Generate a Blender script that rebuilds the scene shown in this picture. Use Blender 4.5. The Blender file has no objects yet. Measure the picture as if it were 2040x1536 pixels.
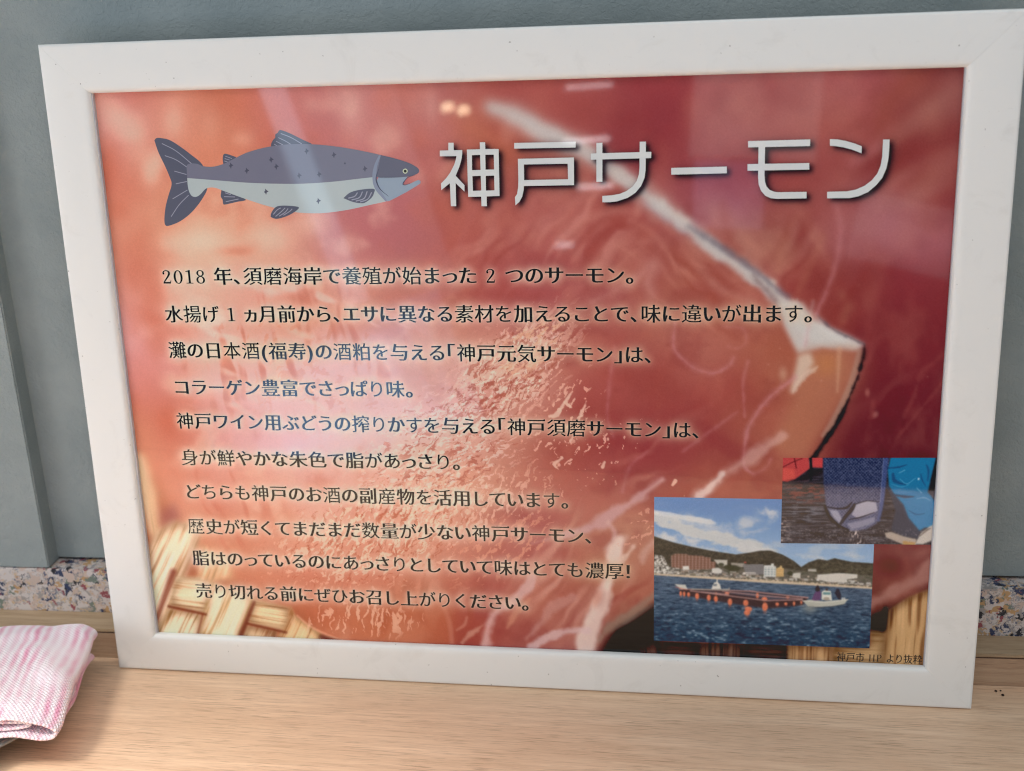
import bpy, bmesh, math
import numpy as np
from mathutils import Vector, Matrix

# ------------------------------------------------------------------ camera, light, exposure
SC = bpy.context.scene
COL = SC.collection
cam_data = bpy.data.cameras.new('camera')
cam = bpy.data.objects.new('camera', cam_data)
COL.objects.link(cam)
SC.camera = cam
cam_data.sensor_fit = 'HORIZONTAL'
cam_data.sensor_width = 36.0
cam_data.lens = 36.0 * 2309.66 / 2040.0
cam_data.clip_start = 0.01
cam_data.clip_end = 50.0
cam_data.shift_y = 0.0
_f = Vector((-0.14805307, 0.93807795, -0.3131933)).normalized()
_u = Vector((-0.00939288, 0.31533528, 0.94893384))
_r = _f.cross(_u).normalized()
_u = _r.cross(_f).normalized()
cam.matrix_world = Matrix(((_r.x, _u.x, -_f.x, 0.08470384), (_r.y, _u.y, -_f.y, -0.54021143),
                           (_r.z, _u.z, -_f.z, 0.34686173), (0, 0, 0, 1)))
cam_data.dof.use_dof = True
cam_data.dof.focus_distance = 0.575
cam_data.dof.aperture_fstop = 8.0

world = bpy.data.worlds.new('World')
SC.world = world
world.use_nodes = True
world.node_tree.nodes['Background'].inputs[0].default_value = (0.80, 0.90, 1.0, 1)
world.node_tree.nodes['Background'].inputs[1].default_value = 0.26

def area(name, loc, target, size, size_y, power, color, spread=180):
    l = bpy.data.lights.new(name, 'AREA')
    l.shape = 'RECTANGLE'
    l.size, l.size_y, l.energy, l.color = size, size_y, power, color
    l.spread = math.radians(spread)
    o = bpy.data.objects.new(name, l)
    COL.objects.link(o)
    o.location = loc
    d = Vector(target) - Vector(loc)
    o.rotation_euler = d.to_track_quat('-Z', 'Z').to_euler()
    return o

area('window_light', (-1.15, -0.70, 0.26), (-0.10, 0.0, 0.08), 0.65, 0.5, 4.7, (0.96, 0.985, 1.0))
area('ceiling_light', (0.35, -0.95, 1.35), (0.02, 0.0, 0.1), 1.2, 0.8, 7.9, (0.94, 0.98, 1.0))
area('counter_light', (-0.50, -0.50, 0.85), (-0.25, -0.205, 0.0), 0.26, 0.26, 0.30, (1.0, 0.95, 0.88), 30)

# added, unseen strip light over the front of the counter: the bright wood there is mirrored in the lower part of the print
area('counter_front_fill', (-0.05, -0.40, 0.62), (-0.05, -0.405, 0.0), 1.1, 0.06, 2.8, (1.0, 0.96, 0.90), 62)

# blue daylight from the street door behind the guest, mirrored in the glossy print (nested panes: bright core, dim rim)
for s_, p_ in ((1.0, 0.50), (0.84, 0.40), (0.68, 0.29), (0.50, 0.16)):
    area('door_light', (-0.565, -1.5 - 0.002 * s_, -0.185), (-0.10, 0.0, 0.16), 0.50 * s_, 0.27 * s_, p_, (0.36, 0.60, 1.0))
area('door_upper_light', (-0.50, -1.5, 0.20), (-0.08, 0.0, 0.25), 0.23, 0.46, 0.26, (0.70, 0.86, 1.0))
area('door_edge_light', (-0.592, -1.51, 0.20), (-0.08, 0.0, 0.25), 0.045, 0.44, 0.16, (0.55, 0.78, 1.0))
area('pale_patch_pane', (0.20, -1.5, 0.36), (0.10, 0.0, 0.28), 0.215, 0.23, 0.14, (1.0, 0.93, 0.93))  # added pane of light, mirrored as a pale patch in the print
area('purple_patch_pane', (0.155, -1.5, 0.185), (0.10, 0.0, 0.25), 0.12, 0.115, 0.045, (0.72, 0.62, 1.0))  # added purple pane of light, in place of a mirrored person
o_ = area('shirt_glare_pane', (0.53, -1.5, 0.095), (0.19, 0.0, 0.235), 0.33, 0.115, 0.075, (1.0, 0.90, 0.94))  # added pane of light standing in for the viewer's mirrored shirt
# small lamps of the dining room, mirrored in the print as short streaks
for i, (x, z, w, h, p) in enumerate([(-0.085, 0.374, 0.080, 0.006, 0.013), (-0.090, 0.283, 0.080, 0.007, 0.020),
                                     (-0.075, 0.204, 0.060, 0.007, 0.015), (-0.130, 0.102, 0.030, 0.008, 0.007)]):
    area('tube_light', (x, -1.49, z), (x * .2, 0, z * .8 + .05), w, h, p, (1.0, 0.93, 0.97))
for x, z in ((-0.333, 0.345), (-0.305, 0.339)):
    area('warm_spot_light', (x, -1.49, z), (x * .1, 0, 0.3), 0.020, 0.014, 0.016, (1.0, 0.80, 0.50))

SC.cycles.filter_width = 1.15
vs = SC.view_settings
vs.view_transform = 'Standard'
vs.look = 'None'
vs.exposure = 0.0
vs.gamma = 1.0
vs.use_curve_mapping = False

# ------------------------------------------------------------------ helpers
def obj(name, bm, mat, parent=None, smooth=False):
    me = bpy.data.meshes.new(name)
    bm.to_mesh(me)
    bm.free()
    if smooth:
        for p in me.polygons:
            p.use_smooth = True
    me.materials.append(mat)
    o = bpy.data.objects.new(name, me)
    COL.objects.link(o)
    if parent is not None:
        o.parent = parent
    return o

def empty(name, loc=(0, 0, 0), rot=(0, 0, 0)):
    o = bpy.data.objects.new(name, None)
    o.empty_display_size = 0.02
    COL.objects.link(o)
    o.location = loc
    o.rotation_euler = rot
    return o

def tag(o, label=None, cat=None, group=None, kind=None):
    if label: o['label'] = label
    if cat: o['category'] = cat
    if group: o['group'] = group
    if kind: o['kind'] = kind
    return o

def box(bm, x0, x1, y0, y1, z0, z1, bevel=0.0):
    vs_ = [bm.verts.new(p) for p in ((x0, y0, z0), (x1, y0, z0), (x1, y1, z0), (x0, y1, z0),
                                     (x0, y0, z1), (x1, y0, z1), (x1, y1, z1), (x0, y1, z1))]
    for f in ((0, 3, 2, 1), (4, 5, 6, 7), (0, 1, 5, 4), (1, 2, 6, 5), (2, 3, 7, 6), (3, 0, 4, 7)):
        bm.faces.new([vs_[i] for i in f])
    if bevel:
        bmesh.ops.bevel(bm, geom=bm.edges[:], offset=bevel, segments=2, affect='EDGES')

def s2l(c):
    c = np.asarray(c, float) / 255.0
    return np.where(c <= 0.04045, c / 12.92, ((c + 0.055) / 1.055) ** 2.4)

def lin(*c):
    return tuple(float(v) for v in s2l(c)) + (1.0,)

class NT:
    """small helper for node materials"""
    def __init__(self, name):
        self.m = bpy.data.materials.new(name)
        self.m.use_nodes = True
        self.t = self.m.node_tree
        self.b = self.t.nodes['Principled BSDF']
    def n(self, typ, **kw):
        nd = self.t.nodes.new(typ)
        for k, v in kw.items():
            if k.startswith('i_'):
                nd.inputs[k[2:].replace('_', ' ')].default_value = v
            else:
                setattr(nd, k, v)
        return nd
    def l(self, a, b):
        self.t.links.new(a, b)
    def coords(self, scale=(1, 1, 1), kind='Object', rot=(0, 0, 0)):
        tc = self.n('ShaderNodeTexCoord')
        mp = self.n('ShaderNodeMapping')
        mp.inputs['Scale'].default_value = scale
        mp.inputs['Rotation'].default_value = rot
        self.l(tc.outputs[kind], mp.inputs['Vector'])
        return mp.outputs['Vector']
    def noise(self, vec, scale, detail=4, rough=0.55, dist=0.0):
        nd = self.n('ShaderNodeTexNoise')
        nd.inputs['Scale'].default_value = scale
        nd.inputs['Detail'].default_value = detail
        nd.inputs['Roughness'].default_value = rough
        nd.inputs['Distortion'].default_value = dist
        self.l(vec, nd.inputs['Vector'])
        return nd.outputs['Fac']
    def ramp(self, fac, stops, interp='LINEAR'):
        r = self.n('ShaderNodeValToRGB')
        r.color_ramp.interpolation = interp
        els = r.color_ramp.elements
        while len(els) < len(stops):
            els.new(0.5)
        for e, (p, c) in zip(els, stops):
            e.position = p
            e.color = c
        self.l(fac, r.inputs['Fac'])
        return r.outputs['Color']
    def mix(self, fac, a, b, mode='MIX'):
        m = self.n('ShaderNodeMix', data_type='RGBA', blend_type=mode)
        for sock, v in ((m.inputs[0], fac), (m.inputs[6], a), (m.inputs[7], b)):
            if hasattr(v, 'links'):
                self.l(v, sock)
            else:
                sock.default_value = v
        return m.outputs[2]
    def bump(self, height, strength, dist):
        b = self.n('ShaderNodeBump')
        b.inputs['Strength'].default_value = strength
        b.inputs['Distance'].default_value = dist
        self.l(height, b.inputs['Height'])
        self.l(b.outputs['Normal'], self.b.inputs['Normal'])
        return b
    def set(self, **kw):
        for k, v in kw.items():
            s = self.b.inputs[k.replace('_', ' ')]
            if hasattr(v, 'links'):
                self.l(v, s)
            else:
                s.default_value = v
        return self

# ------------------------------------------------------------------ materials of the place
def wall_paint():
    k = NT('grey green wall paint')
    v = k.coords()
    n1 = k.noise(v, 520, 3, 0.65, 0.8)
    n2 = k.ramp(k.noise(v, 26, 5, 0.62), [(0.3, (0, 0, 0, 1)), (0.7, (1, 1, 1, 1))])
    c = k.mix(n2, lin(132, 143, 144), lin(148, 157, 157))
    sp = k.ramp(k.noise(v, 900, 2, .6), [(0.70, (0, 0, 0, 1)), (0.80, (1, 1, 1, 1))])
    mm = k.n('ShaderNodeMath', operation='MULTIPLY'); mm.inputs[1].default_value = 0.25
    k.l(sp, mm.inputs[0])
    c = k.mix(mm.outputs[0], c, lin(100, 112, 113))
    k.set(Base_Color=c, Roughness=0.62)
    k.bump(k.mix(0.45, n1, k.noise(v, 150, 4, 0.6, 1.2)), 1.0, 0.0011)
    return k.m

def wood(name, light, dark, pore, coat=0.0):
    k = NT(name)
    v = k.coords((1.0, 9.0, 9.0))
    w = k.noise(v, 9, 5, 0.6, 0.8)
    band = k.noise(k.coords((1.0, 48.0, 48.0)), 7, 5, 0.68, 0.3)
    c = k.mix(k.ramp(w, [(0.32, (0, 0, 0, 1)), (0.68, (1, 1, 1, 1))]), dark, light)
    c = k.mix(k.ramp(band, [(0.38, (0.0, 0.0, 0.0, 1)), (0.60, (0.75, 0.75, 0.75, 1))]), c, dark)
    p = k.noise(k.coords((22.0, 460.0, 460.0)), 2.6, 4, 0.62)
    pf = k.ramp(p, [(0.50, (0, 0, 0, 1)), (0.70, (0.8, 0.8, 0.8, 1))])
    patch = k.ramp(k.noise(k.coords((3.0, 12.0, 12.0)), 6, 3, 0.6), [(0.35, (0.25, 0.25, 0.25, 1)), (0.65, (1, 1, 1, 1))])
    c = k.mix(k.mix(1.0, pf, patch, 'MULTIPLY'), c, pore)
    fl = k.ramp(k.noise(k.coords((60.0, 600.0, 600.0)), 2.2, 3, 0.6), [(0.56, (0, 0, 0, 1)), (0.72, (0.5, 0.5, 0.5, 1))])
    c = k.mix(fl, c, light)
    k.set(Base_Color=c, Roughness=k.ramp(p, [(0.3, (0.36, 0.36, 0.36, 1)), (0.7, (0.5, 0.5, 0.5, 1))]))
    k.bump(p, 0.35, 0.0004).invert = True
    return k.m

def terrazzo():
    k = NT('chip terrazzo')
    base = k.coords((1, 1, 1))
    nz = k.n('ShaderNodeTexNoise'); nz.inputs['Scale'].default_value = 230; nz.inputs['Detail'].default_value = 5; nz.inputs['Roughness'].default_value = 0.62
    k.l(base, nz.inputs['Vector'])
    off = k.n('ShaderNodeVectorMath', operation='SCALE'); off.inputs['Scale'].default_value = 0.015
    k.l(nz.outputs['Color'], off.inputs[0])
    add = k.n('ShaderNodeVectorMath', operation='ADD')
    k.l(base, add.inputs[0]); k.l(off.outputs[0], add.inputs[1])
    def chips(scale, stops):
        vo = k.n('ShaderNodeTexVoronoi'); vo.inputs['Scale'].default_value = scale
        k.l(add.outputs[0], vo.inputs['Vector'])
        sx = k.n('ShaderNodeSeparateColor'); k.l(vo.outputs['Color'], sx.inputs[0])
        return k.ramp(sx.outputs[0], stops, 'CONSTANT'), sx.outputs[1]
    W, P, G = lin(208, 198, 194), lin(202, 180, 168), lin(164, 156, 152)
    big, sel = chips(285, [(0.0, W), (0.22, P), (0.34, G), (0.45, lin(56, 66, 96)), (0.54, lin(190, 152, 108)),
                           (0.64, W), (0.75, lin(44, 44, 52)), (0.82, lin(150, 78, 86)), (0.88, lin(120, 130, 120)), (0.93, P)])
    small, _ = chips(560, [(0.0, W), (0.3, G), (0.45, P), (0.62, lin(150, 150, 156)), (0.72, lin(204, 176, 140)),
                           (0.82, lin(90, 96, 122)), (0.9, W)])
    f = k.ramp(sel, [(0.0, (0, 0, 0, 1)), (0.52, (1, 1, 1, 1))], 'CONSTANT')
    c = k.mix(f, big, small)
    k.set(Base_Color=c, Roughness=0.5)
    return k.m

def white_rail():
    k = NT('white frame')
    v = k.coords()
    sm = k.ramp(k.noise(v, 38, 6, 0.65, 1.4), [(0.56, (0, 0, 0, 1)), (0.76, (0.35, 0.35, 0.35, 1))])
    dots = k.ramp(k.noise(v, 520, 1, 0.5), [(0.79, (0, 0, 0, 1)), (0.82, (0.7, 0.7, 0.7, 1))])
    scr = k.ramp(k.noise(k.coords((40, 40, 260), rot=(0, 0.5, 0)), 5.0, 3, 0.6, 1.5), [(0.70, (0, 0, 0, 1)), (0.76, (0.30, 0.30, 0.30, 1))])
    c = k.mix(sm, lin(235, 235, 232), lin(211, 209, 204))
    c = k.mix(scr, c, lin(176, 172, 166))
    c = k.mix(dots, c, lin(132, 128, 124))
    k.set(Base_Color=c, Roughness=0.40)
    k.bump(k.noise(v, 120, 4), 0.10, 0.0008)
    return k.m

def plain(name, c, rough=0.5, **kw):
    k = NT(name)
    n = k.noise(k.coords(), 160, 3)
    a = tuple(x * 0.93 for x in c[:3]) + (1,)
    k.set(Base_Color=k.mix(n, a, c), Roughness=rough, **kw)
    return k.m

PRINT_COAT = dict(Coat_Weight=1.0, Coat_Roughness=0.032, Coat_IOR=1.5)
def ink(name, c):
    k = NT(name)
    n = k.noise(k.coords((1, 1, 1)), 1400, 2)
    k.set(Base_Color=k.mix(n, tuple(x * 0.97 for x in c[:3]) + (1,), tuple(min(1, x * 1.02) for x in c[:3]) + (1,)),
          Roughness=0.6, Specular_IOR_Level=0.0, **PRINT_COAT)
    return k.m

def picture_ink(name):
    k = NT(name)
    at = k.n('ShaderNodeAttribute', attribute_name='ink')
    n = k.noise(k.coords((1, 1, 1)), 1300, 2, 0.6)
    g = k.ramp(n, [(0.3, (0.965, 0.965, 0.965, 1)), (0.7, (1.03, 1.03, 1.03, 1))])
    k.set(Base_Color=k.mix(1.0, at.outputs['Color'], g, 'MULTIPLY'), Roughness=0.6, Specular_IOR_Level=0.0, **PRINT_COAT)
    return k.m

# ------------------------------------------------------------------ the setting: counter, wall, skirting
YAW = math.radians(1.533)
M_WALL = wall_paint()
M_WOOD = wood('oak counter laminate', lin(248, 216, 184), lin(224, 187, 154), lin(150, 112, 86))
M_BATTEN = wood('oak batten laminate', lin(200, 172, 144), lin(172, 140, 114), lin(128, 98, 78))

bm = bmesh.new()                      # counter top with the front edge where the guests sit
pts = [(-0.95, -0.532), (0.95, -0.298), (0.95, 0.09), (-0.95, 0.04)]
lo = [bm.verts.new((x, y, -0.035)) for x, y in pts]
hi = [bm.verts.new((x, y, 0.0)) for x, y in pts]
bm.faces.new(hi); bm.faces.new(lo[::-1])
for i in range(4):
    j = (i + 1) % 4
    bm.faces.new((lo[i], lo[j], hi[j], hi[i]))
bmesh.ops.bevel(bm, geom=[e for e in bm.edges], offset=0.0015, segments=2, affect='EDGES')
counter = obj('counter', bm, M_WOOD)
tag(counter, 'pale oak laminate counter under the white picture frame', 'counter', kind='structure')

WALL_ROT = (0, 0, YAW)
WALL_LOC = (0, 0.0061, 0)
bm = bmesh.new()
box(bm, -0.95, 0.95, 0.0, 0.0150, 0.0003, 0.0160, 0.0)
batten = obj('batten', bm, M_BATTEN)
bm = bmesh.new()
box(bm, -0.95, 0.95, -0.0004, 0.0192, 0.0168, 0.0187, 0.0005)
obj('batten_cap', bm, wood('oak batten cap laminate', lin(196, 172, 142), lin(170, 144, 114), lin(128, 104, 80)), batten)
bm = bmesh.new()
box(bm, -0.95, 0.95, 0.0006, 0.0150, 0.0160, 0.0168)
obj('groove', bm, plain('dark groove', lin(88, 62, 50), 0.8), batten)
batten.location, batten.rotation_euler = WALL_LOC, WALL_ROT
tag(batten, 'brown oak batten with a lipped top along the back of the counter', 'batten')

bm = bmesh.new()
box(bm, -0.95, 0.95, 0.0194, 0.0520, 0.0, 0.0455, 0.0006)
ter = obj('terrazzo_skirting', bm, terrazzo())
ter.location, ter.rotation_euler = WALL_LOC, WALL_ROT
tag(ter, 'multicoloured chip terrazzo strip above the oak batten', 'skirting')

wall = empty('wall', WALL_LOC, WALL_ROT)
tag(wall, 'grey green painted wall with a raised pilaster behind the frame', 'wall')
bm = bmesh.new()
box(bm, -0.95, 0.95, 0.0315, 0.0900, 0.0475, 1.1)
obj('panel', bm, M_WALL, wall)
bm = bmesh.new()
box(bm, -0.62, -0.2790, 0.0202, 0.0880, 0.0458, 1.08, 0.0007)
obj('pilaster', bm, M_WALL, wall)

# ------------------------------------------------------------------ the framed poster
LEAN = math.radians(3.2)
PH, PW, BAR = 0.2889978, 0.410, 0.0236150      # visible opening and rail width
THICK = 0.011
poster = empty('framed_poster', (0, 0, 0), (-LEAN, 0, 0))
tag(poster, 'white framed salmon poster leaning on the wall, with fish drawing and dark lettering', 'framed poster')
# local axes of the poster: x right, z up along the picture, -y towards the viewer; face of the rails at y = -THICK
ZC = PH / 2 + BAR                               # centre of the picture above the counter
FACE = -THICK
PRINT_Y = FACE + 0.0045
M_RAIL = white_rail()

def mm(X, Y, lift=0.0):
    """artwork millimetres (origin at the picture's centre) -> poster space"""
    return (X * 0.001, PRINT_Y - lift * 0.001, ZC + Y * 0.001)

prof = [(0.0, 0.0), (0.0, 0.0102), (0.0002, 0.0107), (0.0007, 0.01095), (0.0014, 0.0110), (0.0100, 0.01102),
        (0.0190, 0.0110), (0.0212, 0.01085), (0.0224, 0.01035), (0.0232, 0.0095), (0.023615, 0.0084), (0.023615, 0.0070),
        (0.0180, 0.0070), (0.0180, 0.0)]
BARB = 0.0213                                   # the bottom rail is seen with its inner slope, a little slimmer on the face
def rail(half, rot, off, width=BAR, k_neg=1.0, k_pos=1.0):
    """half = outer half length; built along x with the outer side down, then turned and moved; k = mitre slopes of the two ends"""
    bm = bmesh.new()
    rings = []
    for s, k in ((-1, k_neg), (1, k_pos)):
        rings.append([bm.verts.new((s * (half - u * k - 0.00003), -h, u * width / BAR)) for u, h in prof])
    n = len(prof)
    for i in range(n):
        j = (i + 1) % n
        bm.faces.new((rings[0][i], rings[0][j], rings[1][j], rings[1][i]))
    bm.faces.new(rings[0]); bm.faces.new(rings[1][::-1])
    bmesh.ops.recalc_face_normals(bm, faces=bm.faces[:])
    bmesh.ops.rotate(bm, verts=bm.verts[:], cent=(0, 0, 0), matrix=Matrix.Rotation(rot, 3, 'Y'))
    bmesh.ops.translate(bm, verts=bm.verts[:], vec=off)
    o = obj('frame_rail', bm, M_RAIL, poster, smooth=True)
    o.data.set_sharp_from_angle(angle=math.radians(38))
    return o
HW, HH = PW / 2 + BAR, PH / 2 + BAR
KB = BARB / BAR
rail(HW, 0.0, (0, 0, 0), BARB)
rail(HW, math.pi, (0, 0, 2 * HH))
rail(HH, math.pi / 2, (-HW, 0, HH), BAR, 1.0, KB)
rail(HH, -math.pi / 2, (HW, 0, HH), BAR, KB, 1.0)
M_INNER_STRIP = plain('grey spacer', lin(196, 196, 202), 0.6)
for x0, x1 in ((-0.2060, -0.2044), (0.2046, 0.2060)):     # narrow grey strip along the inner wall of the side rails
    bm = bmesh.new()
    box(bm, x0, x1, -0.0086, -0.0066, BARB, 2 * HH - BAR)
    obj('inner_strip', bm, M_INNER_STRIP, poster)
bm = bmesh.new()
box(bm, -0.2225, 0.2225, -0.0030, -0.0004, ZC - 0.1620, ZC + 0.1620)
obj('backing_board', bm, plain('backing board', lin(120, 96, 72), 0.8), poster)
bm = bmesh.new()
box(bm, -0.03, 0.03, 0.0002, 0.0030, 0.09, 0.30, 0.0005)
obj('easel_stand', bm, plain('easel stand', lin(60, 55, 52), 0.7), poster)

# rectifying matrix of the artwork survey: survey point -> artwork millimetres
HM = np.array([[2.47473661e-01, -7.53130623e-03, -2.47605099e+02],
               [2.23969566e-03, -2.53356526e-01, 1.89721892e+02],
               [6.44021045e-05, -1.16051315e-04, 1.0]])
HI = np.linalg.inv(HM)
def art(x, y):
    x = np.asarray(x, float); y = np.asarray(y, float)
    w = HM[2, 0] * x + HM[2, 1] * y + 1
    return (HM[0, 0] * x + HM[0, 1] * y + HM[0, 2]) / w, (HM[1, 0] * x + HM[1, 1] * y + HM[1, 2]) / w
def survey(X, Y):
    w = HI[2, 0] * X + HI[2, 1] * Y + HI[2, 2]
    return (HI[0, 0] * X + HI[0, 1] * Y + HI[0, 2]) / w, (HI[1, 0] * X + HI[1, 1] * Y + HI[1, 2]) / w
def artpts(pts, ox=0, oy=0, sc=1.0):
    p = np.array(pts, float)
    X, Y = art(ox + p[:, 0] / sc, oy + p[:, 1] / sc)
    return np.stack([X, Y], 1)

# ------------------------------------------------------------------ lettering outlines (artwork mm)
def glyph_curves(ch, cache={}):
    """outline polylines of one character, in em units"""
    if ch in cache:
        return cache[ch]
    cu = bpy.data.curves.new('letter', 'FONT')
    cu.body = ch
    o = bpy.data.objects.new('letter', cu)
    COL.objects.link(o)
    dg = bpy.context.evaluated_depsgraph_get()
    oe = o.evaluated_get(dg)
    c = oe.to_curve(dg, apply_modifiers=False)
    out = []
    for s in c.splines:
        b = s.bezier_points
        n = len(b)
        pl = []
        for i in range(n):
            p0, p3 = b[i], b[(i + 1) % n]
            a, h0, h1, d = (np.array(v[:2]) for v in (p0.co, p0.handle_right, p3.handle_left, p3.co))
            chord = d - a
            L = np.linalg.norm(chord) + 1e-9
            dev = max(abs(np.cross(chord, h0 - a)), abs(np.cross(chord, h1 - a))) / L
            k = 1 if dev < 0.004 else (4 if dev < 0.05 else 6)
            for t in np.arange(k) / k:
                pl.append((1 - t) ** 3 * a + 3 * t * (1 - t) ** 2 * h0 + 3 * t * t * (1 - t) * h1 + t ** 3 * d)
        pl = np.array(pl)
        keep = np.linalg.norm(pl - np.roll(pl, 1, 0), axis=1) > 1e-4
        pl = pl[keep]
        if len(pl) >= 3:
            out.append(pl)
    oe.to_curve_clear()
    bpy.data.objects.remove(o)
    bpy.data.curves.remove(cu)
    cache[ch] = out
    return out

def sarea(p):
    q = np.roll(p, -1, 0)
    return 0.5 * np.sum(p[:, 0] * q[:, 1] - q[:, 0] * p[:, 1])

def brush(polys, thin, fat, serif):
    """turn an even stroke letter into a contrasted book face: thin level strokes, full upright ones, small caps at stroke ends"""
    if not polys:
        return [], []
    big = max(polys, key=lambda p: abs(sarea(p)))
    sgn = 1.0 if sarea(big) > 0 else -1.0          # orientation of outer contours
    res, caps = [], []
    for p in polys:
        n = len(p)
        e = np.roll(p, -1, 0) - p
        L = np.linalg.norm(e, axis=1) + 1e-9
        nrm = np.stack([e[:, 1], -e[:, 0]], 1) / L[:, None] * sgn      # outward
        pn = np.roll(nrm, 1, 0)
        ny = np.where(np.abs(nrm[:, 1]) > np.abs(pn[:, 1]), nrm[:, 1], pn[:, 1])
        nx = np.where(np.abs(nrm[:, 0]) > np.abs(pn[:, 0]), nrm[:, 0], pn[:, 0])
        q = p.copy()
        q[:, 1] -= thin * ny
        q[:, 0] += fat * nx
        if serif:
            for i in range(n):
                j = (i + 1) % n
                # right hand end cap of a level stroke: short upright edge between two level edges
                if nrm[i, 0] > 0.93 and 0.03 < L[i] < 0.11:
                    a, b = pn[i], nrm[j]
                    if abs(a[1]) > 0.9 and abs(b[1]) > 0.9 and a[1] * b[1] < 0:
                        top = q[i] if q[i][1] > q[j][1] else q[j]
                        low = q[j] if q[i][1] > q[j][1] else q[i]
                        caps.append(np.array([(top[0] - 0.115, top[1] - 0.002), (top[0] - 0.042, top[1] + 0.050), (top[0] + 0.006, top[1] - 0.004), (low[0], low[1] + 0.003)]))
        res.append(q)
    return res, caps

def crosses(polys):
    """True when any two outline edges cut each other"""
    A = np.vstack(polys); B = np.vstack([np.roll(p, -1, 0) for p in polys])
    d = B - A
    def side(P, D, Q):
        return D[:, None, 0] * (Q[None, :, 1] - P[:, None, 1]) - D[:, None, 1] * (Q[None, :, 0] - P[:, None, 0])
    s1, s2 = side(A, d, A), side(A, d, B)
    m = (s1 * s2 < -1e-12)
    return bool((m & m.T).any())

def ribbon(path, widths):
    p = np.array(path, float)
    t = np.gradient(p, axis=0)
    t /= np.linalg.norm(t, axis=1)[:, None] + 1e-9
    nn = np.stack([-t[:, 1], t[:, 0]], 1)
    w = np.broadcast_to(np.asarray(widths, float), (len(p),))[:, None] / 2
    return np.concatenate([p + nn * w, (p - nn * w)[::-1]])

def ellipse(cx, cy, rx, ry, n=36, a0=0.0, a1=2 * math.pi):
    t = np.linspace(a0, a1, n, endpoint=abs(a1 - a0) < 6.28)
    return np.stack([cx + rx * np.cos(t), cy + ry * np.sin(t)], 1)

def smooth_path(pts, n=10):
    """Catmull-Rom through the points"""
    p = np.array(pts, float)
    q = np.vstack([2 * p[0] - p[1], p, 2 * p[-1] - p[-2]])
    out = []
    for i in range(1, len(q) - 2):
        t = np.linspace(0, 1, n, endpoint=False)[:, None]
        a, b, c, d = q[i - 1], q[i], q[i + 1], q[i + 2]
        out.append(0.5 * (2 * b + (c - a) * t + (2 * a - 5 * b + 4 * c - d) * t ** 2 + (3 * b - a - 3 * c + d) * t ** 3))
    out.append(p[-1:])
    return np.vstack(out)

def rect(x0, y0, x1, y1):
    return np.array([(x0, y0), (x1, y0), (x1, y1), (x0, y1)], float)

def roman(ch):
    """book face figures and capitals: list of groups, each group filled even-odd; and the advance"""
    if ch == '0':
        return [[ellipse(.27, .345, .235, .36), ellipse(.27, .345, .125, .318)]], .545
    if ch == '1':
        return [[np.array([(.09, 0), (.46, 0), (.46, .032), (.33, .05), (.33, .71), (.285, .71), (.09, .65), (.09, .615), (.22, .62), (.22, .05), (.09, .032)])]], .545
    if ch == '2':
        top = smooth_path([(.085, .53), (.12, .635), (.25, .685), (.375, .62), (.385, .50), (.31, .36), (.17, .18), (.075, .06)], 6)
        w = np.interp(np.linspace(0, 1, len(top)), [0, .12, .3, .5, .65, 1], [.095, .06, .045, .11, .10, .045])
        return [[ribbon(top, w)], [ellipse(.105, .525, .045, .045, 16)],
                [np.array([(.06, 0), (.44, 0), (.475, .17), (.445, .17), (.41, .085), (.10, .085), (.06, .05)])]], .545
    if ch == '8':
        return [[ellipse(.27, .19, .225, .20), ellipse(.27, .19, .125, .158)],
                [ellipse(.27, .54, .195, .165), ellipse(.27, .54, .105, .125)]], .545
    if ch == 'H':
        return [[rect(.12, .02, .215, .68)], [rect(.545, .02, .64, .68)], [rect(.214, .335, .546, .368)],
                [rect(.05, 0, .285, .026)], [rect(.05, .674, .285, .70)], [rect(.475, 0, .71, .026)], [rect(.475, .674, .71, .70)]], .80
    if ch == 'P':
        b = np.vstack([[(.20, .70)], ellipse(.33, .515, .235, .185, 20, math.pi / 2, -math.pi / 2), [(.20, .33)],
                       [(.20, .358)], ellipse(.33, .515, .14, .157, 20, -math.pi / 2, math.pi / 2), [(.20, .672)]])
        return [[b], [rect(.12, .02, .212, .69)], [rect(.05, 0, .29, .026)], [rect(.05, .674, .21, .70)]], .66
    return None

SMALL_KANA = set('っゃゅょッヵァィ')
NARROW = set('りくしいうトとさちて')
def advance(ch):
    if ch == ' ': return 0.36
    if ch in '、。': return 0.52
    if ch in '()': return 0.44
    if ch in '「」': return 0.52
    if ch == '!': return 0.40
    o = ord(ch)
    if ch in SMALL_KANA: return 0.80
    if 0x3040 <= o <= 0x30ff: return 0.915 if ch in NARROW else 0.955
    return 1.02

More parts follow.
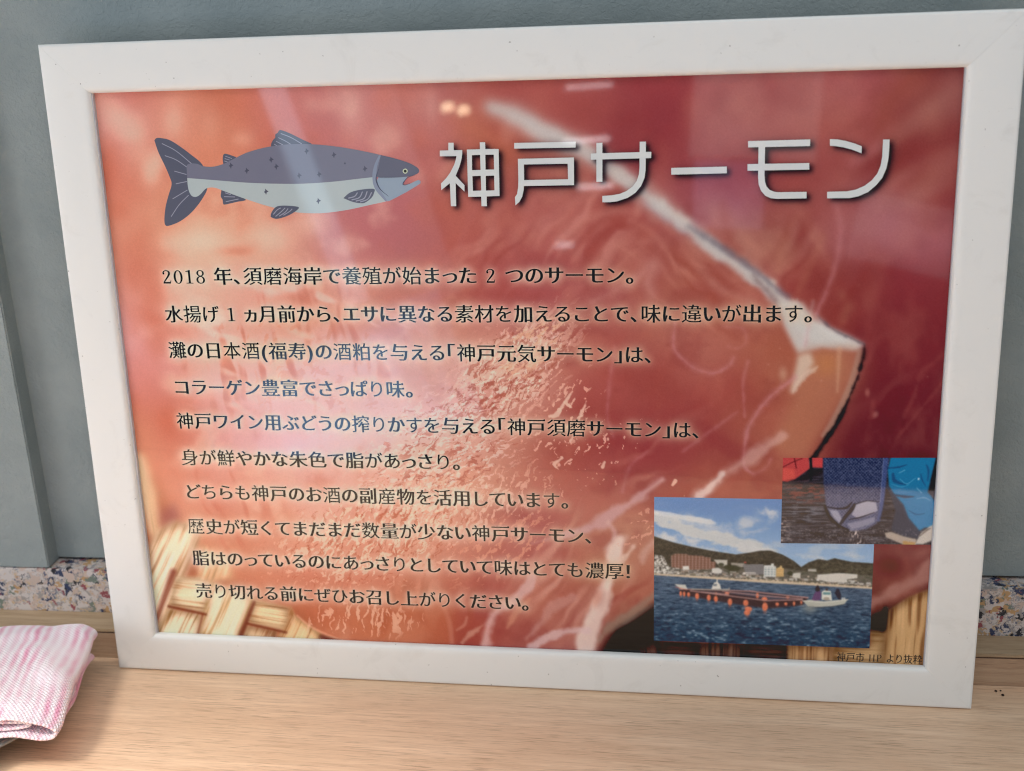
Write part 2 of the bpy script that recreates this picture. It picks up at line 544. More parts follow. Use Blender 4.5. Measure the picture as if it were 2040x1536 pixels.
EM = 9.75
def text_groups(s, p0, p1, em=EM, weight=1.0):
    """lay one line between two surveyed ink ends; returns list of groups of mm polygons"""
    (xa, ya), (xb, yb) = [tuple(float(v) for v in art(*p)) for p in (p0, p1)]
    items, x = [], 0.0
    for ch in s:
        r = roman(ch)
        if r is not None:
            groups, adv = r
            items.append((x + 0.02, [[g.copy() for g in gr] for gr in groups]))
            x += adv + 0.04
            continue
        a = advance(ch)
        if ch != ' ':
            src = '！' if ch == '!' else ch
            kanji = ord(ch) >= 0x4e00
            dens = sum(len(p) for p in glyph_curves(src))
            th = 0.0 if not kanji else (0.005 if dens < 60 else (0.004 if dens < 100 else 0.002))
            if ch in '、。': th = -0.004
            if ch == 'ー': th = 0.004
            fat = 0.029 if not kanji else (0.026 if dens < 60 else (0.023 if dens < 100 else 0.017))
            for damp in (1.0, 0.9, 0.8, 0.7, 0.6, 0.5, 0.4, 0.2, 0.0):
                g, caps = brush(glyph_curves(src), th * damp, fat * damp * weight, kanji and weight > .5)
                if not crosses(g):
                    break
            allp = np.vstack(g)
            sc = 0.97 if 0x3040 <= ord(ch) <= 0x30ff else 1.0
            shift = 0.0
            if ch in '「(': shift = a - 0.06 - allp[:, 0].max()
            elif ch in '」)、。': shift = 0.03 - allp[:, 0].min()
            elif ch == '!': shift = 0.2 - allp[:, 0].mean()
            else: shift = a / 2 - sc * 0.5
            ksc = 1 if ch in '「」()、。!' else sc
            items.append((x, [[np.stack([q[:, 0] * ksc + shift, (q[:, 1] - 0.38) * sc + 0.38], 1) for q in part] for part in [g] + [[cp] for cp in caps]]))
        x += a
    x0 = min(q[:, 0].min() + ox for ox, gs in items for g in gs for q in g)
    x1 = max(q[:, 0].max() + ox for ox, gs in items for g in gs for q in g)
    k = (xb - xa) / (x1 - x0)
    out = []
    for ox, gs in items:
        for g in gs:
            gg = []
            for q in g:
                X = xa + (q[:, 0] + ox - x0) * k
                Y = (q[:, 1] - 0.37) * em + ya + (yb - ya) * (X - xa) / (xb - xa)
                gg.append(np.stack([X, Y], 1))
            out.append(gg)
    return out

def flat_mesh(name, groups, mat, parent, lift, stagger=0.012):
    """thin printed shape: every group filled even-odd, as one mesh lying just above the paper"""
    bm = bmesh.new()
    for gi, polys in enumerate(groups):
        cu = bpy.data.curves.new('outline', 'CURVE')
        cu.dimensions = '2D'
        cu.fill_mode = 'BOTH'
        for q in polys:
            sp = cu.splines.new('POLY')
            sp.points.add(len(q) - 1)
            sp.points.foreach_set('co', np.column_stack([q, np.zeros(len(q)), np.ones(len(q))]).ravel())
            sp.use_cyclic_u = True
        o = bpy.data.objects.new('outline', cu)
        me = bpy.data.meshes.new_from_object(o)
        n0 = len(bm.verts)
        bm.from_mesh(me)
        bm.verts.ensure_lookup_table()
        for v in bm.verts[n0:]:
            v.co = mm(v.co.x, v.co.y, lift + stagger * (gi % 6 if len(groups) < 40 else gi % 2))
        bpy.data.meshes.remove(me)
        bpy.data.objects.remove(o)
        bpy.data.curves.remove(cu)
    for f in bm.faces:
        if f.normal.y > 0:
            f.normal_flip()
    bm.normal_update()
    for f in bm.faces:
        if f.normal.y > 0:
            f.normal_flip()
    return obj(name, bm, mat, parent)

def flat_layers(name, layers, parent):
    """one printed shape in several inks: layers of (groups, material, lift) joined into one mesh"""
    base = flat_mesh(name, layers[0][0], layers[0][1], parent, layers[0][2], 0.004)
    bm = bmesh.new()
    bm.from_mesh(base.data)
    for i, (groups, mat, lift) in enumerate(layers[1:], 1):
        o = flat_mesh(name, groups, mat, None, lift, 0.004)
        n0 = len(bm.faces)
        bm.from_mesh(o.data)
        bm.faces.ensure_lookup_table()
        for f in bm.faces[n0:]:
            f.material_index = i
        me = o.data
        bpy.data.objects.remove(o); bpy.data.meshes.remove(me)
        base.data.materials.append(mat)
    bm.to_mesh(base.data)
    bm.free()
    return base

LINES = [
    ('2018 年、須磨海岸で養殖が始まった 2 つのサーモン。', (324, 551), (1262, 548)),
    ('水揚げ 1 ヵ月前から、エサに異なる素材を加えることで、味に違いが出ます。', (329, 626), (1618, 625)),
    ('灘の日本酒(福寿)の酒粕を与える「神戸元気サーモン」は、', (336, 697.5), (1297, 707)),
    ('コラーゲン豊富でさっぱり味。', (349, 771), (822, 776)),
    ('神戸ワイン用ぶどうの搾りかすを与える「神戸須磨サーモン」は、', (352, 838), (1392, 857.5)),
    ('身が鮮やかな朱色で脂があっさり。', (361, 911), (916, 921)),
    ('どちらも神戸のお酒の副産物を活用しています。', (372, 979), (1132, 998)),
    ('歴史が短くてまだまだ数量が少ない神戸サーモン、', (374, 1048), (1178, 1068)),
    ('脂はのっているのにあっさりとしていて味はとても濃厚!', (383, 1111), (1255, 1139)),
    ('売り切れる前にぜひお召し上がりください。', (390, 1176), (1053, 1202)),
]
LINE_GROUPS = [text_groups(*l) for l in LINES]
CAPTION = text_groups('神戸市 HP より抜粋', (1667, 1308), (1837, 1314), em=5.5, weight=0.3)

def tr(groups, ox, oy, sc):
    return [[artpts(p, ox, oy, sc) for p in g] for g in groups]
TITLE = tr([
    [[(147, 108), (194, 108), (195, 174), (147, 175)]],
    [[(72, 177), (271, 172), (270, 210), (262, 262), (243, 325), (212, 400), (290, 482), (290, 540), (212, 464), (217, 668), (170, 669),
      (161, 465), (85, 527), (82, 468), (125, 425), (165, 370), (200, 300), (215, 250), (219, 226), (72, 228)]],
    [[(311, 168), (427, 165), (425, 104), (472, 103), (474, 163), (592, 163), (600, 578), (486, 582), (488, 668), (440, 669), (438, 584), (323, 586)],
     [(356, 218), (428, 215), (432, 348), (357, 350)], [(474, 214), (549, 213), (552, 344), (476, 346)],
     [(360, 403), (434, 400), (438, 530), (365, 533)], [(478, 400), (552, 398), (555, 528), (480, 531)]],
    [[(729, 110), (1273, 98), (1272, 150), (729, 160)]],
    [[(762, 250), (1257, 238), (1258, 482), (815, 490), (812, 530), (800, 585), (775, 630), (740, 661), (736, 590), (755, 560), (764, 500), (766, 440)],
     [(815, 300), (1202, 293), (1205, 430), (817, 438)]],
    [[(1406, 203), (1940, 188), (1939, 243), (1406, 258)]],
    [[(1455, 110), (1508, 108), (1508, 452), (1455, 453)]],
    [[(1838, 99), (1893, 98), (1890, 350), (1880, 420), (1850, 490), (1800, 550), (1730, 595), (1640, 625), (1580, 633), (1508, 634), (1507, 578),
      (1590, 572), (1660, 560), (1720, 535), (1775, 495), (1812, 445), (1830, 390), (1836, 330)]],
], 860, 260, 4.435) + tr([
    [[(70, 304), (522, 293), (522, 347), (70, 359)]],
    [[(695, 86), (1200, 72), (1198, 126), (695, 137)]],
    [[(690, 273), (1192, 264), (1192, 317), (690, 327)]],
    [[(780, 134), (833, 133), (828, 360), (832, 415), (845, 455), (870, 482), (905, 497), (940, 501), (1170, 498), (1170, 551), (930, 555),
      (880, 550), (835, 530), (800, 490), (781, 440), (776, 380)]],
    [[(1360, 70), (1420, 72), (1490, 85), (1560, 105), (1619, 128), (1617, 185), (1540, 155), (1470, 137), (1410, 127), (1360, 124)]],
    [[(1792, 73), (1845, 73), (1842, 150), (1835, 230), (1818, 310), (1785, 385), (1735, 445), (1670, 500), (1590, 535), (1520, 549), (1337, 551),
      (1337, 498), (1500, 494), (1570, 480), (1640, 450), (1700, 405), (1745, 350), (1772, 285), (1785, 210)]],
], 1320, 260, 4.08)

# ------------------------------------------------------------------ the printed pictures, painted as ink on fine meshes
RNG = np.random.default_rng(7)
_LAT = RNG.random((8, 256, 256))
def vnoise(x, y, k=0):
    xi = np.floor(x).astype(int); yi = np.floor(y).astype(int)
    fx = x - xi; fy = y - yi
    fx = fx * fx * (3 - 2 * fx); fy = fy * fy * (3 - 2 * fy)
    T = _LAT[k % 8]
    a = T[yi & 255, xi & 255]; b = T[yi & 255, (xi + 1) & 255]
    c = T[(yi + 1) & 255, xi & 255]; d = T[(yi + 1) & 255, (xi + 1) & 255]
    return (a * (1 - fx) + b * fx) * (1 - fy) + (c * (1 - fx) + d * fx) * fy
def fbm(x, y, octs=4, k=0, gain=0.5):
    s = 0; amp = 1; tot = 0
    for i in range(octs):
        s = s + amp * vnoise(x * 2 ** i + 17.3 * i, y * 2 ** i + 9.1 * i, k + i)
        tot += amp; amp *= gain
    return s / tot
def sstep(a, b, x):
    t = np.clip((x - a) / (b - a), 0, 1)
    return t * t * (3 - 2 * t)
def blur(a, r):
    """three box passes, radius in canvas cells"""
    r = int(round(r))
    if r < 1: return a
    for _ in range(3):
        for ax in (0, 1):
            p = np.pad(a, [(r + 1, r) if i == ax else (0, 0) for i in range(a.ndim)], mode='edge')
            c = np.cumsum(p, axis=ax)
            n = a.shape[ax]
            hi = np.take(c, np.arange(2 * r + 1, 2 * r + 1 + n), axis=ax)
            lo = np.take(c, np.arange(0, n), axis=ax)
            a = (hi - lo) / (2 * r + 1)
    return a
def scan(polys, gx0, gy0, sx, sy, nx, ny, ss=2):
    """even-odd coverage of polygons on a grid; cell (j,i) sits at gx0+i*sx, gy0+j*sy"""
    NX, NY = nx * ss, ny * ss
    m = np.zeros((NY, NX), np.int8)
    P = [np.stack([((np.asarray(p)[:, 0] - gx0) / sx + .5) * ss, ((np.asarray(p)[:, 1] - gy0) / sy + .5) * ss], 1) for p in polys]
    allp = np.vstack(P)
    j0 = max(0, int(allp[:, 1].min())); j1 = min(NY - 1, int(allp[:, 1].max()) + 1)
    for j in range(j0, j1 + 1):
        y = j + 0.5
        xs = []
        for p in P:
            q = np.roll(p, -1, 0)
            hit = (p[:, 1] <= y) != (q[:, 1] <= y)
            if hit.any():
                a, b = p[hit], q[hit]
                xs.extend((a[:, 0] + (y - a[:, 1]) / (b[:, 1] - a[:, 1]) * (b[:, 0] - a[:, 0])).tolist())
        xs.sort()
        for a, b in zip(xs[::2], xs[1::2]):
            i0, i1 = max(0, int(round(a))), min(NX, int(round(b)))
            if i1 > i0: m[j, i0:i1] ^= 1
    return m.reshape(ny, ss, nx, ss).mean((1, 3))

class Canvas:
    """X, Y: picture coordinates of every cell; rgb in display values 0..255"""
    def __init__(self, X, Y, to_grid, cell):
        self.X, self.Y, self.to_grid, self.cell = X, Y, to_grid, cell
        self.ny, self.nx = X.shape
        self.rgb = np.zeros((self.ny, self.nx, 3))
    def lay(self, alpha, color):
        c = np.asarray(color, float)
        self.rgb += np.clip(alpha, 0, 1)[..., None] * (c - self.rgb)
    def window(self, pts, pad):
        g = self.to_grid(np.array(pts, float))
        m = pad / self.cell + 3
        i0, i1 = max(0, int(g[:, 0].min() - m)), min(self.nx, int(g[:, 0].max() + m) + 1)
        j0, j1 = max(0, int(g[:, 1].min() - m)), min(self.ny, int(g[:, 1].max() + m) + 1)
        return g, i0, max(i1, i0), j0, max(j1, j0)
    def lay_in(self, i0, i1, j0, j1, alpha, color):
        s = self.rgb[j0:j1, i0:i1]
        s += np.clip(alpha, 0, 1)[..., None] * (np.asarray(color, float) - s)
    def poly(self, pts, color=None, soft=0.0, alpha=1.0):
        g, i0, i1, j0, j1 = self.window(pts, soft * 4)
        if i1 <= i0 or j1 <= j0: return np.zeros((self.ny, self.nx))
        a = scan([g - (i0, j0)], 0, 0, 1, 1, i1 - i0, j1 - j0)
        if soft: a = blur(a, soft / self.cell)
        if color is not None:
            self.lay_in(i0, i1, j0, j1, a * alpha, color)
            return None
        full = np.zeros((self.ny, self.nx)); full[j0:j1, i0:i1] = a
        return full
    def line(self, pts, widths, color, soft=2.0, alpha=1.0, curve=True, wob=0.0):
        if curve and len(pts) > 2:
            n0 = len(pts); pts = smooth_path(pts, 6)
            if np.ndim(widths): widths = np.interp(np.linspace(0, 1, len(pts)), np.linspace(0, 1, n0), widths)
        p = np.array(pts, float)
        w = np.broadcast_to(np.asarray(widths, float), (len(p),))
        _, i0, i1, j0, j1 = self.window(pts, w.max() / 2 + soft + wob * 2)
        if i1 <= i0 or j1 <= j0: return
        X, Y = self.X[j0:j1, i0:i1], self.Y[j0:j1, i0:i1]
        best = np.full(X.shape, 1e9); wid = np.zeros(X.shape)
        for i in range(len(p) - 1):
            a, b = p[i], p[i + 1]
            d = b - a; L2 = d @ d + 1e-9
            t = np.clip(((X - a[0]) * d[0] + (Y - a[1]) * d[1]) / L2, 0, 1)
            r = np.hypot(X - a[0] - t * d[0], Y - a[1] - t * d[1])
            k = r < best
            best = np.where(k, r, best); wid = np.where(k, w[i] + t * (w[i + 1] - w[i]), wid)
        if wob: best = best + wob * (fbm(X / (wob * 3), Y / (wob * 3), 3, 2) - 0.5) * 2
        self.lay_in(i0, i1, j0, j1, (1 - sstep(wid / 2 - soft, wid / 2 + soft, best)) * alpha, color)
    def blob(self, x, y, rx, ry, color, alpha=1.0, rot=0.0, hard=0.0, rag=0.0):
        R = max(rx, ry) * (1 + rag)
        _, i0, i1, j0, j1 = self.window([(x - R, y - R), (x + R, y + R), (x - R, y + R), (x + R, y - R)], 0)
        if i1 <= i0 or j1 <= j0: return
        X, Y = self.X[j0:j1, i0:i1], self.Y[j0:j1, i0:i1]
        c, s = math.cos(rot), math.sin(rot)
        r = np.hypot(((X - x) * c + (Y - y) * s) / rx, (-(X - x) * s + (Y - y) * c) / ry)
        if rag: r = r + rag * 2.4 * (fbm(X / (min(rx, ry) * .7) + x, Y / (min(rx, ry) * .7) + y, 4, 3, .6) - .5)
        self.lay_in(i0, i1, j0, j1, (1 - sstep(hard, 1.0, r)) * alpha, color)

# ---- the big salmon picture
CELL = 0.385
NX, NY = int(420 / CELL), int(297 / CELL)
gx = -210 + (np.arange(NX) + .5) * CELL
gy = 148.5 - (np.arange(NY) + .5) * CELL
GX, GY = np.meshgrid(gx, gy)
PX, PY = survey(GX, GY)
def main_grid(p):
    X, Y = art(p[:, 0], p[:, 1])
    return np.stack([(X + 210) / CELL - .5, (148.5 - Y) / CELL - .5], 1)
cv = Canvas(PX, PY, main_grid, CELL / 0.24)

BASE = [  # survey x, y, colour
 (190,190,198,105,98),(230,240,214,150,140),(275,195,196,108,96),(330,200,212,130,108),(345,240,216,142,118),(430,210,200,122,96),(520,200,200,112,98),(600,210,188,106,100),
 (680,190,186,106,102),(730,230,194,120,112),(800,200,190,104,88),(845,220,190,122,122),(900,190,178,98,92),(940,260,184,100,80),(1010,190,166,80,76),(1090,190,162,72,70),
 (1080,215,176,94,84),(1180,215,160,72,70),(1280,200,150,62,66),(1350,200,152,60,64),(1450,200,164,84,82),(1560,190,166,80,76),(1640,220,172,92,84),(1720,170,168,84,88),(1790,190,156,72,74),
 (1860,170,148,74,66),(1910,150,122,50,54),(1900,190,146,80,76),(1890,260,132,54,54),
 (230,300,206,110,90),(260,270,218,160,150),(215,350,204,112,92),(300,300,206,122,96),(400,300,214,128,98),(470,260,208,122,94),(560,250,200,108,92),(640,270,186,100,96),(700,270,190,106,104),
 (780,260,192,108,98),(860,300,186,104,98),(900,420,176,92,82),(1000,250,172,84,70),(1050,330,172,88,74),(1100,360,178,106,92),(1150,250,160,74,70),(1250,270,148,62,64),(1330,300,146,58,62),
 (1450,280,164,88,86),(1550,250,162,82,76),(1620,300,158,74,70),(1700,260,160,78,78),(1760,230,148,66,58),(1800,300,140,58,54),(1880,330,138,60,56),(1850,240,152,84,76),
 (240,400,206,114,88),(260,450,212,140,116),(330,450,214,146,116),(400,470,224,174,146),(470,440,218,150,122),(540,470,220,160,134),(600,450,206,140,124),(680,460,190,108,100),(760,430,182,94,94),(700,430,176,92,96),
 (820,460,172,90,90),(900,470,174,86,78),(1000,440,176,92,80),(1060,440,174,90,86),(1150,440,170,86,78),(1250,450,164,76,66),(1330,420,160,84,86),(1420,390,150,66,74),(1450,420,150,82,98),(1480,350,150,62,66),
 (1550,380,156,68,64),(1640,390,154,74,70),(1560,470,160,92,84),(1700,440,164,92,94),(1800,440,166,92,98),(1860,480,160,80,88),(1890,400,144,64,62),(1500,470,164,100,82),(1400,470,156,76,66),
 (260,540,202,118,98),(290,520,206,118,90),(250,660,218,160,164),(270,600,212,140,126),(310,650,206,114,90),(340,590,226,172,150),(420,590,224,164,142),(500,590,218,150,132),(600,590,214,144,124),(700,590,206,132,112),(800,590,188,108,92),
 (900,590,180,96,82),(1000,590,166,76,72),(1100,580,162,74,74),(1200,590,166,86,80),(1300,520,164,86,76),(1380,560,170,92,76),(1250,520,160,78,72),(1450,600,172,90,74),(1540,560,168,80,72),(1600,560,152,70,62),(1700,560,140,60,58),(1800,560,136,48,54),(1880,570,132,48,52),
 (1640,620,142,58,52),(1750,650,122,42,48),(1850,680,122,42,48),(1890,800,112,38,46),
 (300,760,202,112,92),(290,740,214,140,140),(330,830,198,104,86),(380,740,222,166,152),(460,740,224,170,166),(560,740,226,178,178),(660,740,222,176,178),(760,740,216,166,166),(860,700,206,146,128),(900,780,206,146,140),(1000,720,196,124,108),(1060,760,188,112,98),
 (1150,700,176,92,78),(1200,760,164,76,70),(1300,760,158,72,66),(1350,680,172,96,82),(1420,690,176,100,86),(1450,770,158,68,62),(1500,700,168,92,74),(1550,720,164,86,64),(1560,800,162,84,66),(1650,760,172,100,74),(1640,840,160,82,64),(1500,850,162,84,68),(1750,800,112,36,44),(1700,860,102,32,42),(1750,890,92,30,40),(1850,880,96,30,40),
 (280,880,206,140,104),(320,880,202,104,84),(350,880,208,120,96),(430,880,214,150,142),(550,880,218,160,158),(650,880,222,176,174),(760,880,220,176,172),(860,850,218,170,160),(950,870,206,146,132),(1020,900,184,112,92),(1100,900,162,76,66),(1200,880,154,66,60),(1300,880,148,60,60),(1250,920,146,54,60),(1350,900,146,60,62),(1450,900,146,62,60),(1380,850,150,64,60),
 (1060,950,184,106,90),(1200,960,170,88,78),(1300,970,164,84,72),(1400,960,168,88,70),(1500,950,170,92,72),(1560,890,164,88,72),
 (310,960,212,136,104),(360,960,210,132,108),(430,950,210,132,112),(520,950,216,148,124),(640,960,216,150,132),(760,960,216,152,132),(860,950,216,152,126),(960,960,204,132,106),
 (370,1080,214,146,110),(450,1080,206,126,98),(560,1080,214,140,112),(700,1080,214,144,116),(820,1080,212,140,112),(930,1080,206,130,106),(1020,1080,178,96,86),(1090,1090,168,84,80),(1160,1080,182,110,92),(1180,1150,182,112,84),(1260,1080,192,134,108),(1280,1150,172,100,80),
 (420,1140,214,144,104),(520,1150,204,120,90),(620,1150,204,116,90),(720,1150,206,124,98),(820,1150,206,130,104),(930,1150,188,104,84),(1000,1160,172,86,76),(1080,1170,188,112,88),(1150,1210,162,76,66),(1100,1200,182,110,92),(1200,1240,150,96,80),
 (600,1240,190,100,66),(660,1220,198,108,74),(720,1250,202,126,92),(780,1230,190,104,68),(840,1230,182,98,66),(900,1230,166,78,62),(960,1270,160,72,62),(1040,1260,172,92,78),(1100,1270,186,120,106),
 (1790,1130,128,66,62),(1850,1100,130,72,68),(1850,1180,122,66,56),(1760,1200,118,64,52),
]
_b = np.array(BASE, float)
low = slice(None, None, 6)
px, py = PX[low, low], PY[low, low]
warpx = px + 40 * (fbm(px / 90, py / 90, 3, 1) - .5); warpy = py + 40 * (fbm(px / 90 + 31, py / 90, 3, 3) - .5)
num = np.zeros(px.shape + (3,)); den = np.zeros(px.shape)
for x, y, r, g, b in _b:
    d2 = (warpx - x) ** 2 + (warpy - y) ** 2
    w = np.exp(-d2 / (2 * 42.0 ** 2)) + 0.02 / (1 + d2 / 900.0) ** 1.5
    num += w[..., None] * np.array([r, g, b]); den += w
coarse = num / den[..., None]
yi = np.clip((np.arange(NY)) / 6.0, 0, coarse.shape[0] - 1.001); xi = np.clip((np.arange(NX)) / 6.0, 0, coarse.shape[1] - 1.001)
y0, x0 = yi.astype(int), xi.astype(int); fy, fx = (yi - y0)[:, None, None], (xi - x0)[None, :, None]
cv.rgb = ((coarse[y0][:, x0] * (1 - fx) + coarse[y0][:, x0 + 1] * fx) * (1 - fy) + (coarse[y0 + 1][:, x0] * (1 - fx) + coarse[y0 + 1][:, x0 + 1] * fx) * fy)
# soft cloudy flesh
n = fbm(PX / 70, PY / 70, 4, 0)
leftness = 1 - sstep(700, 1100, PX)
cv.lay(sstep(.55, .75, n) * 0.35 * leftness, (232, 186, 160))
cv.lay(sstep(.55, .8, 1 - n) * 0.30 * leftness, (196, 96, 70))
cv.lay(sstep(.5, .8, fbm(PX / 60 + 50, PY / 110, 4, 4)) * 0.22 * (1 - leftness), (196, 116, 92))
cv.lay(sstep(.55, .8, fbm(PX / 80 + 9, PY / 60 + 70, 4, 5)) * 0.25 * (1 - leftness), (124, 40, 44))
# pale clouds behind the drawing and under the first lines; upright bands at the top paint in window reflections
for x, y, rx, ry, a in [(240,240,70,40,.5),(260,270,50,20,.5),(345,240,35,60,.4),(300,340,25,60,.5),(315,320,18,40,.5),(400,480,110,40,.55),(530,475,80,45,.45),(620,440,60,45,.35),(350,560,60,80,.3),
                        (860,210,14,60,.35),(700,230,45,90,.25),(1010,260,22,60,.2),(420,250,25,70,.15)]:
    cv.blob(x, y, rx, ry, (236, 196, 174), a)
for x, y, rx, ry, a in [(430,190,90,60,.35),(560,300,120,60,.25),(215,330,26,90,.5),(470,500,60,16,.4),(560,430,50,20,.3),(310,620,40,110,.5),(340,840,40,60,.4)]:
    cv.blob(x, y, rx, ry, (198, 98, 72), a)
# broad muscle folds of the right half
def fold(pts, w, col, soft, a): cv.line(pts, w, col, max(soft * 1.3, max(w) * .7), a * .8, wob=6)
fold([(1905,180),(1840,230),(1790,270),(1770,300)], [50,40,26,10], (170,112,100), 12, .55)
fold([(1905,300),(1830,370),(1750,410)], [26,24,14], (164,104,94), 9, .4)
fold([(1900,345),(1820,400),(1770,420)], [16,16,10], (160,98,90), 7, .35)
fold([(1790,145),(1745,210),(1735,260),(1745,290)], [14,14,10,6], (176,96,96), 6, .5)
fold([(1830,150),(1770,200),(1748,260)], [50,46,30], (140,62,50), 12, .6)
fold([(1900,270),(1830,300),(1780,330)], [40,36,20], (126,46,46), 10, .5)
fold([(1690,160),(1640,220),(1560,240)], [40,30,10], (180,104,98), 14, .35)
fold([(1520,150),(1540,190),(1530,230)], [20,20,10], (136,40,44), 8, .4)
fold([(1420,420),(1460,460),(1500,520),(1520,540)], [50,60,60,50], (186,128,112), 18, .55)
fold([(1440,410),(1450,470),(1470,500)], [14,20,14], (146,60,52), 8, .5)
fold([(1590,430),(1560,480),(1550,540)], [12,14,12], (180,112,88), 6, .45)
fold([(1640,470),(1610,540),(1590,580)], [14,14,8], (176,104,80), 7, .4)
fold([(1680,590),(1690,610),(1680,640)], [14,18,12], (172,104,80), 6, .5)
fold([(1000,470),(1100,430),(1180,380),(1240,360)], [10,16,16,8], (186,112,104), 7, .5)
fold([(960,500),(1060,470),(1140,440)], [8,12,8], (184,112,100), 6, .4)
fold([(1100,480),(1160,440),(1230,420),(1270,425)], [8,16,16,8], (194,124,112), 6, .55)
fold([(1180,530),(1230,490),(1300,480)], [8,14,8], (190,120,108), 6, .5)
fold([(1180,600),(1260,560),(1300,530),(1290,560),(1300,590)], [8,18,22,18,8], (206,150,140), 7, .6)
fold([(1370,480),(1400,540),(1440,580),(1500,600)], [12,16,14,8], (196,136,120), 8, .5)
fold([(1400,500),(1460,560),(1530,600)], [10,12,8], (192,120,100), 7, .45)
fold([(1210,440),(1150,520),(1110,570)], [10,12,8], (184,108,96), 7, .35)
fold([(1090,400),(1060,470),(1030,540)], [9,10,6], (186,112,98), 6, .4)
for x0_ in (930, 985, 1040, 1085):
    fold([(x0_ + 30, 390), (x0_, 450), (x0_ - 26, 520)], [8, 12, 8], (182, 104, 98), 7, .3)
def ell(x, y, rx, ry, r=0.0, hard=.3):
    c, s = math.cos(r), math.sin(r)
    return 1 - sstep(hard, 1.0, np.hypot(((PX - x) * c + (PY - y) * s) / rx, (-(PX - x) * s + (PY - y) * c) / ry))
def rot(x, y, a): return x * math.cos(a) + y * math.sin(a), -x * math.sin(a) + y * math.cos(a)
def fibres(mask, ang, su, sv, lo, hi, col, amt, k, warp=30):
    u, v = rot(PX, PY, ang)
    v = v + warp * (fbm(PX / 80, PY / 80, 3, k) - .5) * 2
    n_ = .6 * vnoise(u / su, v / sv, k) + .4 * vnoise(u / (su * .6) + 7, v / (sv * .55), k + 1)
    cv.lay(mask * sstep(lo, hi, n_) * min(.85, amt * 1.5), col)
fibres(ell(1110, 470, 300, 150, -.3), -.85, 210, 20, .50, .80, (200, 128, 116), .50, 0)
fibres(ell(1110, 470, 300, 150, -.3), -.85, 230, 24, .52, .85, (146, 58, 54), .40, 3)
fibres(ell(1330, 560, 200, 110, .7), .75, 190, 17, .50, .80, (204, 134, 116), .50, 1)
fibres(ell(1330, 580, 200, 120, .7), .70, 190, 20, .54, .85, (146, 60, 48), .42, 4)
fibres(ell(1560, 480, 200, 130, .4), .95, 130, 24, .52, .85, (188, 118, 100), .42, 2)
fibres(ell(1600, 520, 200, 120, .4), -1.0, 130, 22, .54, .85, (130, 46, 44), .42, 5)
fibres(ell(1790, 280, 190, 170, 0), -.55, 260, 30, .48, .80, (176, 106, 98), .50, 6)
fibres(ell(1790, 280, 190, 170, 0), -.60, 260, 34, .52, .85, (118, 40, 42), .45, 7)
fibres(ell(1560, 240, 200, 110, 0), -.25, 240, 36, .50, .85, (180, 104, 98), .40, 1)
fibres(ell(1150, 1150, 190, 170, 0), -.95, 170, 20, .50, .82, (210, 150, 132), .45, 2)
fibres(ell(1150, 1150, 190, 170, 0), -.90, 170, 24, .54, .85, (150, 62, 54), .42, 5)
fibres(ell(1380, 900, 230, 90, -.4), -.55, 190, 20, .52, .82, (190, 118, 104), .40, 3)
fibres(ell(1760, 760, 150, 170, 0), -.75, 150, 30, .54, .85, (142, 66, 64), .35, 4)
fibres(ell(800, 1210, 260, 80, 0), -1.3, 100, 16, .54, .82, (160, 76, 50), .35, 6)
fibres(ell(560, 690, 330, 210, 0, .4), 1.35, 70, 14, .56, .80, (196, 104, 84), .42, 7, 16)
fibres(ell(560, 690, 330, 210, 0, .4), .3, 60, 22, .56, .80, (240, 204, 190), .40, 0, 16)
fibres(ell(420, 1000, 180, 130, 0, .4), 1.2, 70, 16, .56, .80, (198, 98, 74), .40, 3, 16)

for x, y, rx, ry, col, a in [(1000,300,70,40,(182,92,66),.6),(940,255,50,30,(188,106,80),.5),(1080,320,60,26,(176,100,90),.5),(1240,290,90,50,(142,58,62),.6),(1330,230,60,90,(140,54,60),.5),(1150,210,70,30,(156,68,64),.5),
                             (1120,420,120,60,(186,106,96),.4),(1060,520,90,50,(152,66,66),.5),(1240,500,70,40,(186,112,100),.4),(1180,560,90,26,(148,60,60),.5),(1440,640,90,50,(160,78,62),.5),(1300,760,110,80,(148,62,56),.5),
                             (1480,330,60,60,(140,54,56),.5),(1620,250,70,50,(172,88,78),.45),(1560,300,60,40,(146,60,58),.4),(1700,200,60,40,(174,88,88),.45),(1830,310,60,50,(132,50,52),.5),(1560,500,60,60,(174,110,90),.5),
                             (1640,560,50,60,(132,50,48),.5),(1730,500,70,40,(150,66,68),.4),(1500,800,70,60,(150,66,58),.5),(1430,880,100,30,(140,54,56),.5),(1250,870,110,40,(142,54,56),.5),(1560,740,50,40,(170,96,76),.5)]:
    cv.blob(x, y, rx, ry, col, a, .5, 0, .45)

# white silver skin edge running down to the tip
edge = [(975,212),(1030,232),(1075,262),(1140,290),(1190,318),(1240,352),(1300,400),(1370,452),(1440,508),(1510,556),(1570,612),(1630,664),(1700,690)]
cv.line(edge, [30,44,56,50,50,46,44,34,26,24,30,24,10], (190,160,150), 14, .5, wob=10)
cv.line(edge, [12,22,32,28,24,28,28,24,19,25,40,42,14], (190,188,184), 8, .85, wob=11)
cv.blob(985, 216, 26, 17, (188,184,180), .8, .2, 0, .4); cv.blob(1062, 238, 36, 16, (188,186,184), .8, .5, 0, .4); cv.blob(1110, 264, 40, 18, (190,184,180), .7, .5, 0, .4)
cv.blob(1160, 292, 50, 18, (192,178,172), .6, .4, 0, .4); cv.blob(1228, 346, 36, 26, (188,176,168), .75, .6, 0, .4); cv.blob(1262, 372, 26, 18, (186,176,170), .6, .6, 0, .4)
cv.blob(1318, 408, 30, 17, (192,186,180), .8, .6, .1, .5); cv.blob(1355, 432, 24, 14, (196,188,180), .75, .6, .1, .5)
